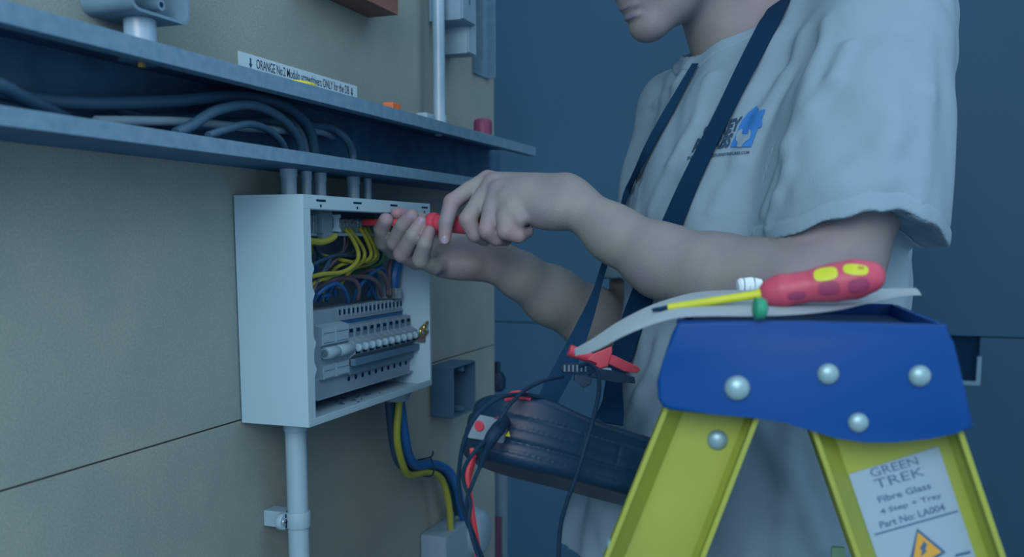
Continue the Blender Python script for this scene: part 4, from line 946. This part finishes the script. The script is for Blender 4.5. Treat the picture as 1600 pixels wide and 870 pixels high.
pts, nr = on_shirt(WD, .0065, base)
pts += [P(950, 662, 1.09)]; nr += [CAM - pts[-1]]
nr = [x / np.linalg.norm(x) + .9 * (CAM - p) / np.linalg.norm(CAM - p) for x, p in zip(nr, pts)]
# smooth normals and lift to clear folds
for _ in range(2): pts = [pts[0]] + [(pts[i - 1] + 2 * pts[i] + pts[i + 1]) / 4 for i in range(1, len(pts) - 1)] + [pts[-1]]
ribbon('wide_band', [p + n_ / np.linalg.norm(n_) * .004 for p, n_ in zip(pts, nr)], [.034, .031, .0275, .0240, .0215, .0215, .025, .029, .033, .035, .035, .034], WEB, strap, nrm=nr)
thin = [(1092, 104), (1074, 136), (1052, 175), (1030, 215), (1008, 258), (985, 305)]
pts, nr = on_shirt(thin, .004)
nr = [x / np.linalg.norm(x) + .6 * (CAM - p) / np.linalg.norm(CAM - p) for x, p in zip(nr, pts)]
pts = [p + n_ / np.linalg.norm(n_) * .003 for p, n_ in zip(pts, nr)]
low = [P(962, 360, 1.30), P(945, 412, 1.26), P(927, 470, 1.21), P(905, 525, 1.16), P(882, 575, 1.11), P(862, 612, 1.08), P(850, 640, 1.06)]
pts += low; nr += [CAM - p for p in low]
ribbon('narrow_band', pts, [.010, .013, .016, .016, .016, .010, .008, .009, .018, .024, .024, .022], WEB, strap, nrm=nr)
# ------------------------------------------------------------------ tester
TA, TB_ = P(738, 664, 1.015), P(1080, 760, 1.065)
ta = (TB_ - TA); TL_ = np.linalg.norm(ta); ta /= TL_
tcn = FW - ta * (FW @ ta); tcn = tcn - UP * .25; tcn -= ta * (tcn @ ta); tcn /= np.linalg.norm(tcn)
tbn = np.cross(tcn, ta); tbn = tbn if tbn[2] > 0 else -tbn
TCc = (TA + TB_) / 2 + tcn * .012; TMt = np.array([ta, tbn, tcn])
def tester_f(P_, lo=None, hi=None):
    l = (P_ - TCc) @ TMt.T; A, W_ = TL_ / 2, .060; x = np.abs(l[:, 0]) / A; y = np.abs(l[:, 2]) / W_
    k = ((x ** 3.2 + y ** 2.4) ** (1 / 2.8)); d2 = (k - 1) * W_ * .9
    b = l[:, 1] + .10 * (l[:, 0] + .02) ** 2 * 5 * 0
    hgt = .0315 + .006 * np.exp(-((l[:, 0] + .075) / .045) ** 2)
    mid = .004 * np.exp(-((l[:, 0] + .075) / .045) ** 2)
    dz = np.abs(b - mid) - (hgt - .008); dd = d2 + .010
    out = np.minimum(np.maximum(dd, dz), 0) + np.sqrt(np.maximum(dd, 0) ** 2 + np.maximum(dz, 0) ** 2) - .010
    for b0, dep, wd in ((.016, .0012, .0011), (.003, .0009, .0009), (-.011, .0014, .0012), (-.022, .0010, .0009)):
        out = out + dep * np.exp(-((b - b0) / wd) ** 2)
    out = out - .0014 * (np.tanh((b + .010) / .0015) * .5 + .5) * (np.tanh((.016 - b) / .0015) * .5 + .5)
    for a0 in (-.02, .02, .055): out = out + .0010 * np.exp(-((l[:, 0] - a0) / .0012) ** 2) * (b > -.010) * (b < .016)
    return out
tester = thing('electrical_tester', 'black hard-cased electrical tester hanging on the strap, socket panel at its rounded left end', 'tester', tuple(TCc))
ext = np.abs(TMt.T) @ np.array([TL_ / 2, .042, .07]) + .01
sdf_obj('casing', tester_f, TCc - ext, TCc + ext, .0019, BLACKPL, tester, cull=False)
TPANEL = mat('grey_printed_panel', (112, 138, 158), .5)
def tm_(px, py):
    return march(tester_f, px, py, .8, 1.3)
def plate(name, pxs, m, lift, th, parent):
    """small plate that lies on the casing"""
    p = [tm_(*q) for q in pxs]; c = sum(p) / len(p); nn = np.cross(p[1] - p[0], p[-1] - p[0]); nn /= np.linalg.norm(nn)
    if nn @ (CAM - c) < 0: nn = -nn
    off = max((q - c) @ nn for q in [tm_((pxs[0][0] + pxs[2][0]) / 2, (pxs[0][1] + pxs[2][1]) / 2)] + p)
    pl = [q - nn * ((q - c) @ nn) + nn * (off - .004 + lift) for q in p]
    return obj(name, prism(NB(), pl, nn * (.004 + th), .0005), m, parent), c, nn
pn, pc, pnn = plate('socket_panel', [(752, 645), (801, 655), (786, 692), (738, 680)], TPANEL, .0005, .001, tester)
def knob(px, py, r, h_, m, name, par, off=0.0015):
    r0 = ray(px, py); top = pc + pnn * 0; t = ((pc + pnn * .004 - CAM) @ pnn) / (r0 @ pnn); c = CAM + r0 * t
    return obj(name, lathe(NB(), c - pnn * .003, c + pnn * h_, [(0, r), (.8, r), (1, r * .8)], 16), m, par, True), c
knob(753, 664, .0062, .007, REDPL, 'red_socket', tester)
knob(787, 656, .0050, .005, BLACKPL_R, 'socket', tester); knob(790, 662, .0045, .004, BLACKPL_R, 'socket', tester)
knob(778, 655, .003, .005, REDCAP, 'red_button', tester)
tt = [tm_(789, 681), tm_(795, 673), tm_(797, 682)]
nn = (CAM - tt[0]) / np.linalg.norm(CAM - tt[0]); obj('warning_mark', prism(NB(), [x + nn * .002 for x in tt], nn * .004), YTAPE, tester)
# red cover on top of the casing
pts = [tm_(px, py) for px, py in ((787, 632), (800, 627), (815, 626), (828, 631))]
obj('red_trim', tube(NB(), [p + tbn * .006 for p in pts], [.003, .005, .005, .003], 8, 5), REDPL, tester, True)
# strap lug
lg = P(942, 672, 1.0); obj('strap_lug', tube(NB(), [P(930, 660, 1.012), P(945, 670, 1.008), P(962, 686, 1.012)], .0055, 8, 4), BLACKPL_R, tester, True)
lg2 = P(851, 634, 1.03); obj('strap_lug', tube(NB(), [P(838, 628, 1.03), P(852, 632, 1.028), P(868, 641, 1.03)], .0055, 8, 4), BLACKPL_R, tester, True)
# plug and leads
plug = thing('test_plug', 'black moulded plug with leads pushed into the tester socket panel', 'plug', tuple(P(766, 676, .95)))
p0 = P(787, 662, .972)
obj('body', tube(NB(), [P(790, 658, .972), P(780, 668, .955), P(768, 684, .95), P(760, 700, .952)], [.0050, .0074, .0070, .0046], 12, 6), BLACKPL_R, plug, True)
obj('boot', tube(NB(), [P(761, 697, .952), P(754, 716, .955), P(750, 730, .957)], [.0046, .0036, .0024], 10, 5), BLACKPL, plug, True)
def lead(lab, m, r, pts, grp='test leads'):
    return tag(obj('test_lead', tube(NB(), [P(*p) for p in pts], r, 8, 8), m, None, True), lab, 'cable', grp)
lead('black lead from the plug running up over the tester to the black clip', BLACKPL_R, .0021, [(776, 664, .938), (784, 650, .935), (800, 628, .95), (825, 606, .98), (852, 594, 1.0), (880, 588, 1.03)])
lead('black lead hanging from the black clip across the front of the tester', BLACKPL_R, .0023, [(905, 572, 1.022), (920, 568, 1.015), (933, 580, 1.0), (936, 610, .98), (928, 650, .965), (914, 700, .955), (900, 745, .955), (884, 790, .96), (875, 830, .965), (872, 900, .97)])
lead('outermost black lead looping around the left end of the tester', BLACKPL_R, .0023, [(850, 622, 1.0), (815, 616, .98), (780, 622, .95), (748, 645, .935), (728, 680, .94), (719, 720, .95), (717, 765, .96), (728, 810, .97), (745, 850, .97), (765, 900, .97)])
lead('black lead from the plug tail hanging down beside the red lead', BLACKPL_R, .0021, [(750, 729, .957), (740, 752, .955), (730, 780, .955), (731, 810, .96), (742, 840, .965), (760, 890, .965)])
lead('thin black lead curling under the left end of the tester', BLACKPL_R, .0021, [(758, 688, .945), (742, 705, .935), (727, 728, .94), (724, 750, .945), (735, 785, .95), (733, 820, .95), (750, 880, .955)])
lead('red lead hanging behind the black leads below the tester', REDW, .0034, [(740, 712, 1.0), (735, 722, .99), (730, 745, .985), (735, 785, .985), (742, 830, .985), (752, 890, .985)])
lead('second red lead beside the first below the tester', REDW, .0030, [(738, 700, 1.0), (738, 725, .998), (731, 760, .998), (739, 810, .998), (744, 850, .998), (748, 900, .998)])
# crocodile clips
def slab(bm, pxs, d, th, bev=.0012):
    p = [P(x, y, (d(x) if callable(d) else d)) for x, y in pxs]; return prism(bm, p, FW * th, bev)
dcl = lambda x: 1.045 + (x - 875) * .0002
t = thing('red_crocodile_clip', 'red insulated crocodile clip lying open over the black one', 'clip', tuple(P(945, 562, 1.05)))
obj('grip', tube(NB(), [P(889, 547, 1.045), P(915, 556, 1.047), P(938, 565, 1.05)], [.0068, .0062, .0055], 10, 5), REDPL, t, True)
obj('finger_guard', slab(NB(), [(917, 562), (928, 552), (956, 541), (957, 549), (950, 572), (937, 576), (930, 571), (937, 566)], 1.040, .014), REDPL, t)
obj('jaw', slab(NB(), [(950, 552), (962, 556), (998, 573), (1000, 578), (996, 583), (975, 580), (946, 566)], 1.042, .010), REDPL, t)
t = thing('black_crocodile_clip', 'black insulated crocodile clip with a ribbed grip under the red one', 'clip', tuple(P(930, 585, 1.05)))
obj('grip', slab(NB(), [(876, 570), (882, 566), (925, 569), (928, 580), (922, 586), (880, 582), (875, 577)], 1.035, .012), BLACKPL_R, t)
GRIPM = mat('grey_grip_rib', (72, 108, 134), .5)
for k in range(6): obj('rib', slab(NB(), [(881 + k * 6.5, 570), (884 + k * 6.5, 570), (884 + k * 6.5, 581), (881 + k * 6.5, 580.5)], 1.0335, .003, .0003), GRIPM, t)
obj('jaw', slab(NB(), [(925, 574), (960, 579), (992, 589), (993, 599), (960, 597), (925, 590), (918, 584)], 1.037, .011), BLACKPL, t)
obj('hinge', slab(NB(), [(898, 584), (925, 588), (924, 600), (912, 606), (905, 598), (897, 594)], 1.037, .012), BLACKPL, t)
obj('spring', tube(NB(), [P(938, 577, 1.045), P(947, 578, 1.045), P(954, 579, 1.046)], .003, 8, 3), PVC, t, True)
# ------------------------------------------------------------------ hand screwdriver
A_, B_ = P(567, 347, 1.335), P(819, 353, 1.236)
t = thing('screwdriver', 'red insulated screwdriver held in both hands, its shaft reaching into the distribution box', 'screwdriver', tuple(A_))
d_ = (B_ - A_) / np.linalg.norm(B_ - A_)
obj('tip', lathe(NB(), A_ - d_ * .028, A_, [(0, .0022), (.4, .0026), (1, .0026)], 12), SCREW, t, True)
obj('shaft', lathe(NB(), A_, A_ + (B_ - A_) * .40, [(0, .0040), (.04, .0048), (.9, .0050), (1, .006)], 20), REDW, t, True)
obj('handle', lathe(NB(), A_ + (B_ - A_) * .385, B_, [(0, .006), (.03, .0085), (.075, .0135), (.10, .0152), (.125, .0155), (.15, .0148), (.165, .0115), (.25, .0105), (.4, .0125), (.7, .0140), (.9, .0132), (.97, .010), (1, .005)], 24), REDPL, t, True)
# ------------------------------------------------------------------ step ladder
LV = hor(ray(1130, 370)); LE = np.array([-LV[1], LV[0], 0]); LE = LE if LE @ RT > 0 else -LE
L0 = P(1180, 600, .75)
def LPx(px, py, off=0.0):
    r_ = ray(px, py); tt_ = ((L0 - CAM) @ LV) / (r_ @ LV); return CAM + r_ * tt_ + LV * off
ladder = thing('step_ladder', 'yellow fibreglass step ladder with a blue top cap in the right foreground', 'ladder', (L0[0], L0[1], 0))
LW = .235
outl = [(1036, 637), (1028, 624), (1026, 596), (1036, 562), (1050, 520), (1060, 502), (1270, 503), (1478, 508), (1490, 535), (1508, 610), (1522, 668), (1495, 677), (1455, 685), (1400, 691), (1350, 691), (1305, 684), (1265, 672), (1225, 660), (1180, 653), (1110, 647), (1048, 641)]
bm = NB(); prism(bm, [LPx(*p) for p in outl], LV * .014, .0038); obj('cap_front', bm, CAPBLUE, ladder, True)
bm = NB(); prism(bm, [LPx(*p, LW - .010) for p in outl], LV * .010, .0022); obj('cap_back', bm, CAPBLUE, ladder, True)
zt = LPx(1270, 503)[2]
def strip(pa, pb, za, zb__): # beam from front to back between two px positions at the top
    a, b = LPx(*pa, .010), LPx(*pb, .010); a[2] = b[2] = za
    return prism(NB(), [a, b, np.array([b[0], b[1], zb__]), np.array([a[0], a[1], zb__])], LV * (LW - .020))
obj('tray', strip((1055, 520), (1484, 520), zt - .016, zt - .022), CAPBLUE, ladder)
obj('tray_rim', strip((1056, 520), (1066, 520), zt - .001, zt - .06), CAPBLUE, ladder); obj('tray_rim', strip((1472, 520), (1484, 520), zt - .001, zt - .06), CAPBLUE, ladder)
TRAYD = mat('dark_tray_shade', (16, 54, 96), .7); obj('tray_shade', strip((1075, 520), (1465, 520), zt - .0105, zt - .0155), TRAYD, ladder)  # dark sheet that paints the shade of the hollow tray
for px, py, r_ in ((1152, 606, 20), (1294, 584, 16.5), (1437, 587, 16.5), (1341, 660, 15.5)):
    obj('rivet', dome(NB(), LPx(px, py, -.0002), -LV, r_ * .75 / 1500, r_ * .75 / 1500 * .62, 24), RIVET, ladder, True)
def LQ(px, py, off=0.0):
    r_ = ray(px, py); return CAM + r_ * (((L0 + LV * off - CAM) @ LV) / (r_ @ LV))
def floor_ext(a, b):
    a, b = np.array(a), np.array(b); return a + (b - a) * (a[2] / (a[2] - b[2]))
def stile(edgeL, edgeR, off0, flip=False, nm='stile'):
    """edges given as two pixels (top, lower) on the ladder face; a channel with its web behind two flanges"""
    Lt, Lb, Rt, Rb = (LPx(*edgeL[0]), LPx(*edgeL[1]), LPx(*edgeR[0]), LPx(*edgeR[1]))
    Lf, Rf = floor_ext(Lt, Lb), floor_ext(Rt, Rb); u = (Rt - Lt) / np.linalg.norm(Rt - Lt); th = .004
    Rf[2] = Lf[2] = .02
    up = .03
    Lt = Lt + (Lt - Lb) / np.linalg.norm(Lt - Lb) * up; Rt = Rt + (Rt - Rb) / np.linalg.norm(Rt - Rb) * up
    w0, w1 = (off0 + .026, off0 + .030) if not flip else (off0, off0 + .004)
    O = lambda p, o_: p + LV * o_
    bm = NB(); prism(bm, [O(Lt, w0), O(Rt, w0), O(Rf, w0), O(Lf, w0)], LV * .004)
    prism(bm, [O(Lt, off0), O(Lt + u * th, off0), O(Lf + u * th, off0), O(Lf, off0)], LV * .030)
    prism(bm, [O(Rt - u * th, off0), O(Rt, off0), O(Rf, off0), O(Rf - u * th, off0)], LV * .030)
    if not flip:
        q = lambda e0, e1: prism(bm, [O(Lt + u * e0, off0 + .006), O(Lt + u * e1, w0), O(Lf + u * e1, w0), O(Lf + u * e0, off0 + .006)], LV * .003)
        q(.0035, .017)
        prism(bm, [O(Rt - u * .0035, off0 + .018), O(Rt - u * .009, w0), O(Rf - u * .009, w0), O(Rf - u * .0035, off0 + .018)], LV * .003)
    o_ = obj(nm, bm, YELLOW, ladder)
    return o_, (Lf, Rf)
EA = ((1037, 640), (948, 866)), ((1190, 652), (1108, 866)); EB = ((1268, 672), (1336, 870)), ((1508, 672), (1574, 870))
s1, f1 = stile(*EA, .011); s2, f2 = stile(*EB, .011)
s3, f3 = stile(*EA, LW - .041, True); s4, f4 = stile(*EB, LW - .041, True)
for (Lf, Rf), o_ in ((f1, .011), (f2, .011), (f3, LW - .041), (f4, LW - .041)):
    obj('foot', prism(NB(), [Lf - LE * .006 + LV * (o_ - .004) , Rf + LE * .006 + LV * (o_ - .004), np.array([*(Rf + LE * .006 + LV * (o_ - .004))[:2], 0.0]), np.array([*(Lf - LE * .006 + LV * (o_ - .004))[:2], 0.0])], LV * .038), BLACKPL_R, ladder)
obj('rivet', dome(NB(), LQ(1121, 687, .0368), -LV, .0085, .0052, 24), RIVET, ladder, True)
# treads between the right hand stiles, below the frame
aT, bT = LPx(1300, 700), LPx(1360, 900)
for zz in (.22, .46, .70):
    f_ = (LPx(1388, 672)[2] - zz) / (LPx(1388, 672)[2] - LPx(1455, 870)[2]); c = LPx(1388, 672) + (LPx(1455, 870) - LPx(1388, 672)) * f_
    a = c - LE * .045; b = c + LE * .045; bm = NB(); prism(bm, [a + LV * .016, b + LV * .016, b + LV * .016 - z_ax * .02, a + LV * .016 - z_ax * .02], LV * (LW - .032), .002); obj('tread', bm, RIVET, ladder)
c = LQ(1310, 856, .19); obj('hinge_bracket', prism(NB(), [c + LE * -.006, c + LE * .006 , c + LE * .009 - z_ax * .03, c - LE * .006 - z_ax * .03], LV * .006), mat('pale_green_metal', (96, 140, 120), .5), ladder)
c = LPx(957, 862, .03); obj('rivet', dome(NB(), LPx(950, 862, .02), -LE, .006, .004), RIVET, ladder, True)
# sticker on the right hand stile
so = .0368
SK = [LQ(1326, 741, so), LQ(1466, 697, so)]; su = SK[1] - SK[0]; SWd = np.linalg.norm(su); su /= SWd; sv = np.cross(su, LV); sv = sv if sv[2] < 0 else -sv
sv = LQ(1370, 870, so) - SK[0]; sv /= np.linalg.norm(sv); SH = .15
# sticker lies on the web of the channel
st = obj('sticker', prism(NB(), [SK[0], SK[1], SK[1] + sv * SH, SK[0] + sv * SH], LV * -.0006), STICKER, ladder)
def plane_text(body_, BL, BR, TL, TR, m, bold=.02, off=so - .0008):
    bm = text_bm(body_, 1.0, bold); f = quad_map(bm, BL, BR, TL, TR)
    for v in bm.verts: v.co = Vector(LQ(*f(v.co.x, v.co.y), off))
    return obj('lettering', bm, m, st)
plane_text('GREEN', (1363, 746), (1436, 725), (1357, 733), (1431, 713), INK_S, .0)
plane_text('TREK', (1370, 764), (1446, 742), (1364, 750), (1441, 729), INK_S, .0)
plane_text('Fibre Glass', (1374, 786), (1456, 763), (1370, 776), (1452, 753), INK_S)
plane_text('4 Step + Tray', (1377, 806), (1473, 779), (1374, 796), (1469, 769), INK_S)
plane_text('Part No: LA004', (1376, 826), (1478, 797), (1373, 815), (1474, 786), INK_S)
def plane_poly(nm, pts, m, off): return obj(nm, prism(NB(), [LQ(x, y, off) for x, y in pts], LV * -.0003), m, st)
plane_poly('rule_line', [(1366, 834), (1496, 797), (1497, 799.5), (1367, 836.5)], INK_S, so - .0007)
plane_poly('warning_border', [(1433, 825), (1478, 862), (1428, 900), (1419, 885)], INK_S, so - .0007)
plane_poly('warning_triangle', [(1434, 831), (1471, 862), (1425, 886)], AMBER, so - .0011)
plane_poly('lightning_bolt', [(1444, 845), (1449, 851), (1445, 858), (1449, 860), (1438, 870), (1441, 860), (1437, 857)], INK_S, so - .0015)
plane_poly('small_print', [(1492, 866), (1516, 860), (1517, 864), (1493, 870)], INK_S, so - .0007)
# ------------------------------------------------------------------ paper, screwdriver and bits on the cap
near = [(899, 556, .90), (930, 548, .83), (985, 520, .775), (1050, 498, .752), (1110, 494, .748), (1180, 494, .748), (1250, 491, .752), (1310, 484, .762), (1360, 473, .775), (1405, 463, .81), (1440, 461, .84)]
far = [(897, 553, .92), (925, 532, .93), (965, 504, .935), (1012, 479, .94), (1055, 464, .95), (1100, 455, .96), (1180, 452, .965), (1260, 453, .965), (1330, 455, .965), (1380, 458, .955), (1420, 459, .93)]
ni, fi = catmull([P(*p) for p in near], 5), catmull([P(*p) for p in far], 5); bm = NB(); rows = []
for a, b in zip(ni, fi):
    rows.append([bm.verts.new(Vector(a * (1 - t) + b * t + np.array([0, 0, .006 * math.sin(math.pi * t)]))) for t in np.linspace(0, 1, 9)])
for i in range(len(rows) - 1):
    for k in range(8): bm.faces.new((rows[i][k], rows[i][k + 1], rows[i + 1][k + 1], rows[i + 1][k]))
bmesh.ops.solidify(bm, geom=bm.faces, thickness=.0004)
tag(obj('paper_sheet', bm, PAPER, None, True), 'curled sheet of white paper lying over the blue ladder cap', 'paper')
sdr = thing('screwdriver', 'red and yellow insulated screwdriver lying on the paper on the ladder', 'screwdriver', tuple(P(1200, 456, .80)))
a, b = P(1043, 481, .798), P(1203, 457, .79); e = P(1369, 431, .765); d_ = (b - a) / np.linalg.norm(b - a)
obj('tip', lathe(NB(), a - d_ * .013, a, [(0, .0016), (1, .0026)], 10), DARKHOLE, sdr, True)
obj('shaft', lathe(NB(), a, b, [(0, .0034), (.85, .0036), (.93, .0055), (.96, .0068), (1, .0068)], 20), mat('yellow_shaft_insulation', (170, 186, 48), .45), sdr, True)
hdl = Field(); ax = (e - b)
hp = [b + ax * f for f in (0.03, .12, .30, .48, .62, .80, .93)]; hdl.chain(hp, [.0115, .0132, .0122, .0135, .0152, .0155, .0130], .004)
lo, hi = hdl.bounds(); sdf_obj('handle', hdl, lo, hi, .0014, SCRW, sdr)
def pad(px, py, rx, ry, ang, m):
    bm = NB(); n = 20; ring = []
    for sc_3 in (1, .7, .35):
        rr = []
        for k in range(n):
            t_ = 2 * math.pi * k / n; x = math.copysign(abs(math.cos(t_)) ** .7, math.cos(t_)) * rx * sc_3; y = math.copysign(abs(math.sin(t_)) ** .7, math.sin(t_)) * ry * sc_3
            rr.append((px + x * math.cos(ang) - y * math.sin(ang), py + x * math.sin(ang) + y * math.cos(ang)))
        ring.append(rr)
    ring.append([(px, py)])
    allp = [q for r_ in ring for q in r_]; P3, ok = march_many(hdl, allp, .6, 1.0); it = iter([Vector(p + (CAM - p) / np.linalg.norm(CAM - p) * .0006) for p in P3]); vs2 = [[bm.verts.new(next(it)) for _ in r_] for r_ in ring]
    for i in range(2):
        for k in range(n): bm.faces.new((vs2[i][k], vs2[i][(k + 1) % n], vs2[i + 1][(k + 1) % n], vs2[i + 1][k]))
    for k in range(n): bm.faces.new((vs2[2][k], vs2[2][(k + 1) % n], vs2[3][0]))
    return bm
obj('inlay', pad(1290, 428, 19, 10.5, -.16, 0), SCRY, sdr); obj('inlay', pad(1337, 421, 20, 8.5, .10, 0), SCRY, sdr)
DK = mat('darker_red_grip', (126, 54, 90), .55)
obj('grip_recess', pad(1295, 450, 17, 11, -.1, 0), DK, sdr); obj('grip_recess', pad(1342, 446, 17, 11, -.2, 0), DK, sdr); obj('grip_recess', pad(1245, 462, 14, 6, -.1, 0), DK, sdr)
obj('emblem', pad(1345, 418, 5, 2.6, .1, 0), mat('brown_print', (140, 120, 50), .5), sdr)
t = thing('green_grommet', 'small round green plastic grommet at the front edge of the ladder cap', 'grommet', tuple(P(1187, 482, .74)))
obj('body', lathe(NB(), P(1177, 482, .738), P(1198, 482, .738), [(0, .005), (.12, .0072), (.4, .0082), (.7, .0082), (.9, .0068), (1, .004)], 20), GREENB, t, True)
obj('rim', lathe(NB(), P(1180, 482, .738), P(1184, 482, .738), [(0, .0086), (1, .0086)], 20), GREENB, t, True)
t = thing('white_marker_cap', 'small white ribbed plastic cap behind the yellow shaft on the paper', 'cap', tuple(P(1168, 447, .93)))
obj('body', lathe(NB(), P(1153, 448, .93), P(1190, 443, .93), [(0, .006), (.1, .008), (.6, .0078), (1, .0045)], 18), PAPER, t, True)
for k in range(3): obj('stripe', lathe(NB(), P(1160 + 8 * k, 447 - k, .93), P(1161.5 + 8 * k, 447 - k, .93), [(0, .00815 - .0003 * k), (1, .00815 - .0003 * k)], 18), INK_S, t, True)
